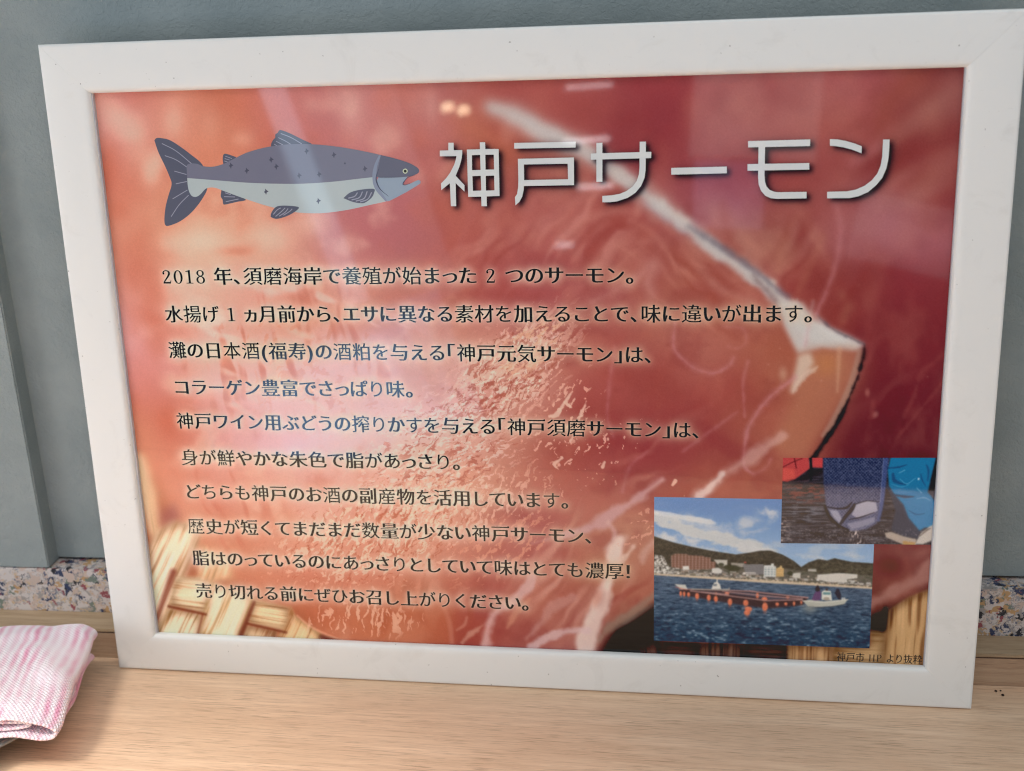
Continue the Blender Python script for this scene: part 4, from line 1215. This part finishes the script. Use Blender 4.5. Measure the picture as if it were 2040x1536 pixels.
# ---- net photograph (upper inset)
NC = [(203, 163), (1792, 163), (1722, 1046), (180, 1030)]
nmap = inset_map(NC)
nv = Inset([(1520 + x / 5.1, 880 + y / 5.1) for x, y in NC], 1580, 880, 460, 256)
T = lambda pts: nmap(pts, 1580, 880)
X, Y = nv.X, nv.Y
nv.rgb[:] = (54, 50, 58)
w1 = fbm(X / 120 + 2 * vnoise(X / 160, Y / 50, 2), Y / 13, 4, 1)
nv.lay(sstep(.45, .75, w1) * .5, (88, 86, 100)); nv.lay(sstep(.45, .75, 1 - w1) * .5, (36, 32, 38))
nv.lay(sstep(.62, .7, fbm(X / 70, Y / 9, 3, 4)) * sstep(330, 450, Y) * .35, (140, 146, 162))
nv.lay(np.exp(-((X - 230) / 220) ** 2 - ((Y - 560) / 80) ** 2) * .55 * sstep(.4, .6, w1), (134, 150, 172))
nv.lay(np.exp(-((X - 250) / 260) ** 2 - ((Y - 360) / 90) ** 2) * sstep(.5, .62, fbm(X / 60, Y / 12, 3, 3)) * .8, (150, 66, 60))
nv.lay((1 - sstep(0, 160, X)) * sstep(550, 650, Y) * sstep(.55, .62, fbm(X / 40, Y / 8, 3, 6)) * .8, (190, 176, 170))
nv.poly(T([(203,150),(465,150),(475,272),(440,300),(330,380),(250,408),(195,400)]), (196,66,66)); nv.poly(T([(203,270),(320,280),(330,375),(250,405),(200,395)]), (222,84,72), 6, .8); nv.poly(T([(500,150),(612,150),(606,265),(505,262)]), (206,64,66))
nv.line(T([(320,170),(340,270)]), 10, (70,26,30), 3, .8); nv.line(T([(205,260),(300,210),(400,170)]), 9, (80,30,34), 3, .8); nv.line(T([(488,160),(490,300),(486,390)]), [20,22,14], (26,20,24), 3, .9)
nv.poly(T([(210,405),(330,385),(480,290),(610,275),(612,330),(400,400)]), (40,26,30), 8, .7)
net = nv.poly(T([(612,150),(1285,150),(1262,330),(1232,560),(1200,720),(1155,830),(1050,890),(900,905),(790,850),(690,750),(640,640),(618,420)]), None, 2)
t = sstep(250, 420, Y)[..., None]
nc = np.array([40, 48, 86]) * (1 - t) + np.array([84, 88, 122]) * t
nv.lay(net * 0, (0, 0, 0))
nv.rgb = nv.rgb * (1 - .88 * net[..., None]) + nc * .88 * net[..., None]
mesh_n = fbm(X / 9, Y / 7, 3, 2)
nv.lay(net * sstep(.52, .70, mesh_n) * (1 - .5 * t[..., 0]) * .45, (104, 122, 170)); nv.lay(net * sstep(.54, .68, 1 - mesh_n) * (1 - .5 * t[..., 0]) * .85, (18, 28, 66))
nv.lay(net * (np.sin(X / 5.2) * np.sin(Y / 5.2) > .25) * .35, (150, 160, 196))
nv.line(T([(1250,160),(1210,600),(1175,800)]), [46,40,30], (70,92,158), 8, .6); nv.line(T([(1225,170),(1190,620)]), 7, (130,146,196), 3, .6)
nv.poly(T([(945,640),(1060,600),(1150,620),(1165,700),(1090,745),(960,780),(900,740)]), (176,172,188), 5, .9); nv.poly(T([(670,690),(760,700),(800,780),(790,840),(720,770)]), (168,168,188), 5, .85); nv.poly(T([(850,830),(1000,800),(1140,760),(1130,820),(1000,870),(900,890)]), (150,150,174), 5, .8)
nv.lay(net * sstep(480, 560, Y) * (np.sin((X + Y) / 4.4) > .3) * .3, (120, 122, 150))
nv.line(T([(640,660),(760,680),(850,670),(900,620)]), [10,14,26,16], (38,34,44), 4, .9); nv.line(T([(790,830),(840,760),(900,690),(930,640)]), [28,40,44,30], (40,38,48), 5, .9); nv.line(T([(880,790),(1000,765),(1130,720)]), [10,14,8], (44,42,54), 3, .9); nv.line(T([(950,630),(1060,602),(1180,610)]), [12,10,8], (48,46,60), 3, .8)
nv.line(T([(625,650),(680,770),(770,850),(870,895)]), [22,30,26,16], (40,38,44), 4, .9)
nv.line(T([(880,900),(1000,885),(1130,820)]), 8, (120,124,160), 3, .8)
# waders
nv.poly(T([(1250,450),(1390,540),(1480,760),(1600,900),(1570,985),(1430,960),(1300,900),(1345,700),(1300,560)]), (58,64,84), 3)
nv.poly(T([(1300,150),(1760,150),(1700,390),(1670,510),(1745,610),(1752,860),(1640,870),(1590,900),(1480,770),(1430,640),(1340,540),(1280,450),(1268,290)]), (22,118,172), 2)
nv.lay(nv.poly(T([(1300,480),(1480,500),(1700,540),(1752,640),(1752,860),(1640,870),(1590,900),(1480,770),(1430,640)]), None, 10) * .7, (58, 134, 190))
for pts, w, col in [([(1280,270),(1380,260),(1460,235)], [14,18,8], (14,70,120)), ([(1320,330),(1340,400),(1450,440)], [26,40,12], (14,74,126)), ([(1660,240),(1680,300),(1670,400)], [14,22,10], (16,78,130)), ([(1600,330),(1620,400),(1650,450)], [10,14,8], (14,76,128)),
                    ([(1380,320),(1440,290)], [6,8], (120,190,220)), ([(1390,380),(1460,430),(1550,370)], [6,8,6], (96,176,214)), ([(1300,430),(1400,460),(1480,440)], [6,10,6], (70,160,206)), ([(1330,540),(1440,560),(1530,560)], [16,30,10], (52,66,92)),
                    ([(1560,580),(1640,570),(1700,600)], [5,8,4], (130,186,216)), ([(1480,700),(1560,740),(1640,730)], [10,14,8], (40,92,140)), ([(1560,470),(1610,520)], [8,10], (120,186,216))]:
    nv.line(T(pts), w, col, 3, .8)
nv.blob(*T([(1580,380)])[0], 14, 16, (190,220,232), .9, 0, .4)
nv.poly(T([(1760,150),(1800,150),(1770,500),(1690,500),(1705,380)]), (24,18,24), 3, .9); nv.poly(T([(1690,500),(1775,500),(1760,640),(1740,600)]), (70,70,84), 3, .9)
nv.poly(T([(1235,925),(1300,915),(1430,960),(1560,990),(1545,1046),(1420,1040),(1250,970)]), (176,160,146), 2); nv.poly(T([(1420,1005),(1550,1020),(1545,1050),(1420,1045)]), (186,144,84), 2); nv.poly(T([(1545,1035),(1600,930),(1690,860),(1745,835),(1730,995),(1620,1040)]), (196,188,178), 2); nv.line(T([(1590,960),(1660,900),(1700,880)]), [10,24,10], (104,96,92), 4, .7)
nv.lay(sstep(.56, .64, fbm(X / 12, Y / 40, 3, 5)) * np.exp(-((X - 770 - (Y - 740) * .3) / 60) ** 2) * sstep(720, 760, Y), (206, 192, 190))
nv.lay(sstep(.68, .72, fbm(X / 10, Y / 10, 2, 7)) * sstep(690, 740, Y) * .4, (180, 172, 178))
lum = (nv.rgb @ np.array([.30, .59, .11]))[..., None]
nv.rgb = blur((lum + (nv.rgb - lum) * .84) * .96, 1)
nv.rgb += RNG.normal(0, 5, nv.rgb.shape[:2] + (1,))

LIGHT = 0.715          # white paper under the light of the room, as surveyed
def ink_mesh(name, cvs, xyz, mat, parent, veil=None):
    ny, nx = cvs.rgb.shape[:2]
    me = bpy.data.meshes.new(name)
    idx = np.arange(ny * nx).reshape(ny, nx)
    q = np.stack([idx[:-1, :-1], idx[1:, :-1], idx[1:, 1:], idx[:-1, 1:]], -1).reshape(-1, 4)
    me.vertices.add(ny * nx); me.vertices.foreach_set('co', xyz.astype(np.float32).ravel())
    me.loops.add(q.size); me.loops.foreach_set('vertex_index', q.astype(np.int32).ravel())
    me.polygons.add(len(q)); me.polygons.foreach_set('loop_start', np.arange(0, q.size, 4, dtype=np.int32))
    me.update(calc_edges=True)
    at = me.color_attributes.new('ink', 'FLOAT_COLOR', 'POINT')
    c = np.ones((ny * nx, 4), np.float32)
    v_ = 0.018 if veil is None else veil.reshape(-1, 3)
    c[:, :3] = np.clip((s2l(np.clip(cvs.rgb, 0, 255)).reshape(-1, 3) - v_) / LIGHT, 0.004, 0.86)
    at.data.foreach_set('color', c.ravel())
    me.materials.append(mat)
    o = bpy.data.objects.new(name, me)
    COL.objects.link(o)
    o.parent = parent
    return o
M_PIC = picture_ink('printed picture')
def plane_xyz(X, Y, lift):
    return np.stack([X * .001, np.full_like(X, PRINT_Y - lift * .001), ZC + Y * .001], -1).reshape(-1, 3)
# the survey of the print was made through its gloss: take off what the lit counter adds below its mirrored edge
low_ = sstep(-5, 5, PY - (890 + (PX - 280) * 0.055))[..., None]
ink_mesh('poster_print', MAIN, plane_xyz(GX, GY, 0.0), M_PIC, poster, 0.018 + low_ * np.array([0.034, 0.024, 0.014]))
def bilinear(c, nx, ny):
    u = np.linspace(0, 1, nx); v = np.linspace(0, 1, ny); U, V = np.meshgrid(u, v)
    f = lambda k: c[0, k] * (1 - U) * (1 - V) + c[1, k] * U * (1 - V) + c[2, k] * U * V + c[3, k] * (1 - U) * V
    return f(0), f(1)
hx, hy = bilinear(hv.c, 560, 374)
h_o = ink_mesh('inset_photograph', hv, plane_xyz(hx, hy, 0.06), M_PIC, poster)
h_o['label'] = 'photo of a floating fish pen and boats off a town shore'
nx_, ny_ = bilinear(nv.c, 460, 256)
n_o = ink_mesh('inset_photograph', nv, plane_xyz(nx_, ny_, 0.12), M_PIC, poster)
n_o['label'] = 'photo of a blue landing net and bright blue waders'

# ------------------------------------------------------------------ lettering and drawing on the print
M_TEXT = ink('text ink', lin(24, 25, 28))
M_TITLE = ink('title ink', lin(222, 226, 226))
for g in LINE_GROUPS:
    flat_mesh('text_line', g, M_TEXT, poster, 0.08)
flat_mesh('caption', CAPTION, M_TEXT, poster, 0.08)
flat_mesh('title', TITLE, M_TITLE, poster, 0.08)

F = lambda pts: artpts(pts, 280, 230, 3.4)
S = lambda pts, n=6: smooth_path(pts + [pts[0]], n)[:-1]
def fsh(name, groups, mat, parent, lift):
    return flat_mesh(name, [[F(p) for p in g] for g in groups], mat, parent, lift, 0.004)
K_FIN = ink('fin grey', lin(92, 96, 114)); K_BACK = ink('back grey', lin(122, 123, 142)); K_BELLY = ink('belly grey', lin(184, 196, 198))
K_HEAD = ink('head grey', lin(100, 101, 120)); K_JAW = ink('jaw grey', lin(150, 166, 184)); K_RAY = ink('fin ray', lin(158, 160, 178))
K_GILL = ink('gill grey', lin(138, 148, 170)); K_LINE = ink('gill line', lin(74, 80, 102)); K_SPOT = ink('spot grey', lin(86, 88, 106))
K_EYE = ink('eye ring', lin(212, 218, 186)); K_PUP = ink('pupil', lin(36, 42, 26))

back_top = smooth_path([(312, 350), (318, 333), (345, 325), (385, 328), (420, 342), (460, 348), (510, 344), (570, 325), (640, 290), (720, 252), (830, 220), (930, 203), (1030, 194),
                        (1160, 195), (1300, 207), (1420, 225), (1530, 246), (1628, 268)], 6)
lat = smooth_path([(1572, 418), (1450, 432), (1300, 449), (1100, 462), (900, 462), (700, 454), (500, 438), (317, 424)], 6)
spots = []
for i, (x, y) in enumerate([(612, 340), (720, 375), (885, 300), (920, 347), (1125, 243), (1310, 268), (1075, 408), (1210, 400), (1520, 362), (1385, 325)]):
    k = 1.0 if i < 9 else .5
    spots.append([np.array([(x - 4 * k, y - 22 * k), (x + 4 * k, y - 12 * k), (x + 18 * k, y - 2 * k), (x + 6 * k, y + 4 * k), (x + 1, y + 22 * k), (x - 5 * k, y + 8 * k), (x - 15 * k, y + 2 * k), (x - 6 * k, y - 6 * k)])])
belly_spots = [[spots[0][0] + np.array([850 - 612, 517 - 340])], [spots[0][0] + np.array([1205 - 612, 580 - 340])]]
FF = lambda groups: [[F(p) for p in g] for g in groups]
fish = flat_layers('salmon_drawing', [(FF([[np.vstack([back_top, [(1630, 320), (1616, 418)], lat])]]), K_BACK, 0.12), (FF(spots), K_SPOT, 0.135)], poster)
bel = smooth_path([(317, 426), (320, 470), (328, 510), (345, 542), (368, 552), (392, 545), (415, 525), (440, 498), (470, 488), (510, 491), (560, 510), (640, 540), (740, 575), (850, 610),
                   (950, 635), (1050, 655), (1150, 662), (1250, 660), (1400, 640), (1560, 605), (1662, 583)], 6)
flat_layers('belly', [(FF([[np.vstack([bel, [(1640, 530), (1606, 480), (1600, 421)], lat])]]), K_BELLY, 0.12), (FF(belly_spots), K_SPOT, 0.135)], fish)
fsh('head', [[S([(1628, 268), (1720, 290), (1800, 315), (1850, 337), (1880, 358), (1887, 375), (1880, 391), (1850, 404), (1815, 413), (1740, 420), (1614, 420), (1606, 380), (1618, 320)], 5)]], K_HEAD, fish, 0.14)
fsh('jaw', [[np.array([(1610, 420), (1740, 420), (1808, 414), (1784, 446), (1776, 464), (1790, 474), (1825, 463), (1862, 444), (1884, 437), (1897, 444), (1896, 460), (1860, 484), (1800, 520), (1740, 552),
                       (1684, 580), (1668, 582), (1630, 540), (1606, 490), (1598, 450)])]], K_JAW, fish, 0.14)
fsh('gill_cover', [[ribbon(smooth_path([(1622, 270), (1594, 340), (1584, 420), (1600, 490), (1664, 578)], 8), np.interp(np.linspace(0, 1, 33), [0, .4, .8, 1], [12, 26, 26, 12]))],
                   ], K_GILL, fish, 0.150)
fsh('gill_line', [[ribbon(smooth_path([(1614, 362), (1598, 410), (1600, 450), (1625, 500), (1680, 548)], 8), np.interp(np.linspace(0, 1, 33), [0, .5, 1], [3, 10, 2]))],
                  [ribbon(smooth_path([(1862, 402), (1815, 418), (1788, 445), (1778, 466), (1796, 470), (1826, 460)], 6), np.interp(np.linspace(0, 1, 31), [0, .5, 1], [2, 7, 2]))]], K_LINE, fish, 0.168)
eye = fsh('eye', [[ellipse(1793, 377, 17, 17)]], K_EYE, poster, 0.168)
eye.parent = fish
fsh('pupil', [[ellipse(1793, 377, 10, 10)]], K_PUP, fish, 0.18)
def fin(name, outline, rays, lift=0.10, w=5):
    lines = [[ribbon(smooth_path(r, 6) if len(r) > 2 else np.array(r, float), w)] for r in rays]
    flat_layers(name, [(FF([[S(outline, 5)]]), K_FIN, lift), (FF(lines), K_RAY, lift + 0.012)], fish)
fin('tail_fin', [(94, 168), (110, 153), (150, 155), (200, 168), (265, 208), (340, 264), (420, 335), (440, 430), (452, 498), (405, 585), (340, 662), (270, 716), (200, 745), (170, 744), (162, 705), (170, 620),
                         (190, 540), (211, 465), (195, 410), (165, 340), (122, 250)], [[(145, 190), (240, 240), (350, 330)], [(165, 272), (240, 300), (318, 352)], [(230, 377), (312, 400)], [(240, 463), (315, 447)], [(218, 565), (318, 505)], [(208, 685), (262, 605), (326, 540)]], 0.09)
fin('dorsal_fin', [(884, 214), (886, 190), (898, 166), (912, 150), (914, 128), (928, 118), (940, 101), (962, 102), (1020, 125), (1100, 165), (1160, 194), (1100, 205), (960, 215)],
            [[(950, 122), (1020, 150), (1092, 192)], [(934, 150), (985, 175), (1018, 196)], [(918, 174), (966, 200)], [(905, 194), (926, 206)]], 0.09)
fin('adipose_fin', [(560, 328), (557, 290), (563, 264), (580, 260), (620, 272), (650, 288), (620, 310)], [[(575, 276), (620, 292)], [(570, 292), (604, 302)], [(568, 308), (592, 316)]], 0.09, 4)
fin('anal_fin', [(548, 505), (544, 548), (556, 570), (560, 598), (575, 603), (650, 586), (714, 571), (640, 538)], [[(572, 524), (612, 536)], [(566, 550), (640, 552)], [(578, 584), (664, 566)]], 0.09, 5)
fin('pelvic_fin', [(882, 688), (886, 662), (906, 630), (936, 613), (1000, 611), (1073, 622), (1040, 656), (980, 686), (920, 700)], [[(900, 670), (926, 640), (950, 626)], [(915, 684), (950, 655), (980, 626)], [(940, 682), (980, 655), (1000, 630)], [(968, 676), (1010, 650), (1028, 632)]], 0.14, 6)
fin('pectoral_fin', [(1374, 560), (1420, 522), (1490, 503), (1580, 497), (1582, 525), (1566, 556), (1532, 584), (1500, 595), (1440, 586)], [[(1408, 560), (1450, 548), (1470, 522)], [(1430, 572), (1482, 556), (1504, 516)], [(1458, 580), (1514, 562), (1536, 514)], [(1488, 586), (1540, 566), (1566, 520)]], 0.14, 7)

# ------------------------------------------------------------------ small plate with the folded towel, crumbs
bm = bmesh.new()
pr = [(0.0, 0.0008), (0.030, 0.0), (0.036, 0.0006), (0.052, 0.0068), (0.0655, 0.0128), (0.0668, 0.0140), (0.0664, 0.0152), (0.0645, 0.0152), (0.050, 0.0096), (0.034, 0.0046), (0.0, 0.0042)]
N = 96
rings = []
for r, z in pr:
    rings.append([bm.verts.new((r * math.cos(2 * math.pi * i / N), r * math.sin(2 * math.pi * i / N), z)) for i in range(N)] if r > 0 else [bm.verts.new((0, 0, z))])
for a, b in zip(rings[:-1], rings[1:]):
    for i in range(N):
        j = (i + 1) % N
        if len(a) == 1: bm.faces.new((a[0], b[i], b[j]))
        elif len(b) == 1: bm.faces.new((a[i], b[0], a[j]))
        else: bm.faces.new((a[i], b[i], b[j], a[j]))
bmesh.ops.recalc_face_normals(bm, faces=bm.faces[:])
k = NT('grey glazed stoneware')
nz = k.noise(k.coords(), 90, 4)
k.set(Base_Color=k.mix(nz, lin(116, 118, 118), lin(142, 144, 142)), Roughness=0.38, Coat_Weight=0.25, Coat_Roughness=0.2)
plate = obj('towel_plate', bm, k.m, None, True)
plate.location = (-0.2965, -0.066, 0.0003)
tag(plate, 'small grey stoneware plate under the folded pink towel', 'plate')

def towel_material():
    k = NT('pink waffle cotton')
    uv = k.n('ShaderNodeUVMap', uv_map='weave')
    sep = k.n('ShaderNodeSeparateXYZ'); k.l(uv.outputs[0], sep.inputs[0])
    nz = k.noise(k.coords(), 120, 3)
    def m(op, a, b=None):
        nd = k.n('ShaderNodeMath', operation=op)
        for i, v in enumerate((a, b)):
            if v is None: continue
            if hasattr(v, 'links'): k.l(v, nd.inputs[i])
            else: nd.inputs[i].default_value = v
        return nd.outputs[0]
    u = m('ADD', sep.outputs[0], m('MULTIPLY', m('SUBTRACT', nz, 0.5), 2.2))
    stripe = m('ADD', m('MULTIPLY', m('SINE', m('MULTIPLY', u, 2 * math.pi / 5.2)), 0.5), 0.5)        # mm
    big = m('ADD', m('MULTIPLY', m('SINE', m('MULTIPLY', u, 2 * math.pi / 23.0)), 0.5), 0.5)
    patch = k.ramp(k.noise(k.coords(), 45, 3), [(0.35, (.25, .25, .25, 1)), (0.62, (1, 1, 1, 1))])
    f = m('MULTIPLY', m('MULTIPLY', stripe, patch), m('ADD', m('MULTIPLY', big, 0.55), 0.45))
    c = k.mix(f, lin(252, 240, 246), lin(232, 142, 178))
    du = m('SINE', m('MULTIPLY', sep.outputs[0], 2 * math.pi / 2.1)); dv = m('SINE', m('MULTIPLY', sep.outputs[1], 2 * math.pi / 2.1))
    dot = m('MULTIPLY', du, dv)
    df = k.ramp(dot, [(0.50, (0, 0, 0, 1)), (0.85, (0.5, 0.5, 0.5, 1))])
    c = k.mix(df, c, lin(196, 150, 172))
    k.set(Base_Color=c, Roughness=0.9, Sheen_Weight=0.35, Subsurface_Weight=0.0)
    hsum = m('ADD', m('MULTIPLY', m('MULTIPLY', du, dv), -0.6), m('MULTIPLY', k.noise(k.coords(), 700, 2), 0.8))
    k.bump(hsum, 0.6, 0.0008)
    return k.m

# folded cotton towel: cross section across the right hand fold (s leftwards negative), swept along the fold
sec = smooth_path([(-100, 25.5), (-70, 26.5), (-40, 26.5), (-16, 26.6), (-5, 25.6), (0.5, 22.6), (1.8, 19.4), (-0.8, 16.6), (-7, 15.6), (-18, 17.6), (-22, 19.0), (-17, 20.6), (-12, 20.8)][:9], 8)
lower = smooth_path([(-100, 15.6), (-60, 14.6), (-36, 14.0), (-18, 13.6), (-6, 12.2), (-1.0, 9.4), (-4.0, 6.9), (-14, 6.2), (-36, 5.8), (-60, 5.6), (-100, 5.6)], 8)
inner = smooth_path([(-100, 20.4), (-60, 21.6), (-30, 22.0), (-14, 21.4), (-9.5, 19.6), (-13, 18.2), (-30, 17.8), (-100, 17.6)], 8)
upper = np.vstack([sec, [(-30, 16.4), (-60, 17.0), (-100, 17.2)]])
upper = np.vstack([sec, smooth_path([(-7, 15.6), (-30, 15.9), (-60, 16.2), (-100, 17.0)], 8)[1:]])
bm = bmesh.new()
uvl = bm.loops.layers.uv.new('weave')
LEN, NT_ = 88.0, 76
towel = empty('folded_towel', (-0.2365, -0.0150, 0.0062), (0, 0, math.radians(-77.0)))
tag(towel, 'pink and white waffle towel folded on a small grey plate', 'towel')
TW = towel_material()
def layer(curve, seed, off0, off1, sag, name):
    bm = bmesh.new()
    uvl = bm.loops.layers.uv.new('weave')
    d = np.r_[0, np.cumsum(np.linalg.norm(np.diff(curve, axis=0), axis=1))]
    rows = []
    for j in range(NT_ + 1):
        v = j / NT_
        t_ = off0 + v * (LEN + off1 - off0)
        row = []
        for i, (s, z) in enumerate(curve):
            a = np.array([t_ / 22.0 + seed]); b = np.array([s / 20.0 + seed * 2.0])
            dn = float(fbm(a, b, 3, seed)[0] - .5)
            edge_ = math.exp(-((v - 1.0) / .10) ** 2)
            ds = 8.5 * float(vnoise(np.array([t_ / 26.0 + 3 * seed]), np.array([seed + .5]), seed)[0] - .5) + 3.0 * dn
            wr = float(fbm(np.array([t_ / 11.0 + s / 40.0]), np.array([s / 13.0 + seed]), 3, seed + 3)[0] - .5)
            dz = 4.2 * dn + 2.6 * wr * (0.35 + 0.65 * min(1, z / 20.0)) + (1.6 * math.sin((t_ - s * 0.8) / 9.5 + 2 * seed) * math.exp(-((s + 8) / 16.0) ** 2)) - sag * edge_ * (z / 22.0) - 1.5 * math.exp(-(v / .07) ** 2) * (z / 26.0)
            x = t_ + 2.0 * dn + 1.5 * math.sin(s / 17.0 + seed)
            # local x runs along the fold towards the viewer, local y is across it (left = negative s)
            row.append(bm.verts.new((x * .001, (s + ds) * .001, max(0.2, z + dz) * .001)))
        rows.append(row)
    for j in range(NT_):
        for i in range(len(curve) - 1):
            f = bm.faces.new((rows[j][i], rows[j][i + 1], rows[j + 1][i + 1], rows[j + 1][i]))
            f.smooth = True
            for lp, (jj, ii) in zip(f.loops, ((j, i), (j, i + 1), (j + 1, i + 1), (j + 1, i))):
                lp[uvl].uv = (d[ii], jj / NT_ * LEN)
    o = obj(name, bm, TW, towel, True)
    md = o.modifiers.new('cloth thickness', 'SOLIDIFY'); md.thickness = 0.0017; md.offset = 0
    md2 = o.modifiers.new('soft', 'SUBSURF'); md2.levels = 1; md2.render_levels = 1
    return o
layer(upper, 1, 0.0, 0.0, 3.0, 'top_fold')
layer(inner, 2, 1.5, -3.0, 1.5, 'inner_fold')
layer(lower, 3, 8.0, -16.0, 1.0, 'bottom_fold')

# crumbs and a bit of lint by the batten
def lump(name, loc, r, col, seed, label, cat, group=None):
    bm = bmesh.new()
    bmesh.ops.create_icosphere(bm, subdivisions=2, radius=r)
    rg = np.random.default_rng(seed)
    for v in bm.verts:
        v.co *= float(rg.uniform(.65, 1.2))
        v.co.z *= .6
    o = obj(name, bm, plain(name + ' colour', col, .8), None, True)
    o.location = loc
    o.location.z = -min(v.co.z for v in o.data.vertices) + 0.0001
    return tag(o, label, cat, group)
lump('crumb', Vector((0.2446, 0.0071, 0)), 0.0007, lin(52, 34, 26), 1, 'dark crumb on the counter, leftmost of three beside the right frame corner', 'crumb', 'crumbs beside the frame corner')
lump('crumb', Vector((0.2470, 0.0078, 0)), 0.0005, lin(52, 34, 26), 2, 'dark crumb on the counter, nearest the batten of three by the right frame corner', 'crumb', 'crumbs beside the frame corner')
lump('crumb', Vector((0.2472, 0.0037, 0)), 0.0008, lin(46, 30, 24), 3, 'dark crumb on the counter, nearest the viewer of three by the right frame corner', 'crumb', 'crumbs beside the frame corner')

# pale lint caught where the batten meets the counter, next to the towel
bm = bmesh.new()
rg = np.random.default_rng(5)
for i in range(16):
    a = rg.uniform(0, 2 * math.pi); L = rg.uniform(.0015, .004)
    p0 = np.array([rg.normal(0, .0012), rg.normal(0, .0009), rg.uniform(.0003, .0012)])
    mid = p0 + np.array([math.cos(a) * L * .5, math.sin(a) * L * .5, rg.uniform(0.0003, .0012)])
    p2 = p0 + np.array([math.cos(a + .6) * L, math.sin(a + .6) * L, rg.uniform(0, .0006)])
    pts = smooth_path([p0[:2], mid[:2], p2[:2]], 4)
    zz = np.interp(np.linspace(0, 1, len(pts)), [0, .5, 1], [p0[2], mid[2], max(.0003, p2[2])])
    prev = None
    for (x, y), z in zip(pts, zz):
        ring = [bm.verts.new((x + .00012 * math.cos(t), y, z + .00012 * math.sin(t))) for t in (0.5, 2.6, 4.7)]
        if prev:
            for q in range(3):
                bm.faces.new((prev[q], prev[(q + 1) % 3], ring[(q + 1) % 3], ring[q]))
        prev = ring
lint = obj('lint', bm, plain('lint fibre', lin(226, 218, 214), .9))
lint.location = (-0.2525, -0.0022, 0.0)
tag(lint, 'wisp of pale lint on the counter between towel and frame', 'lint')
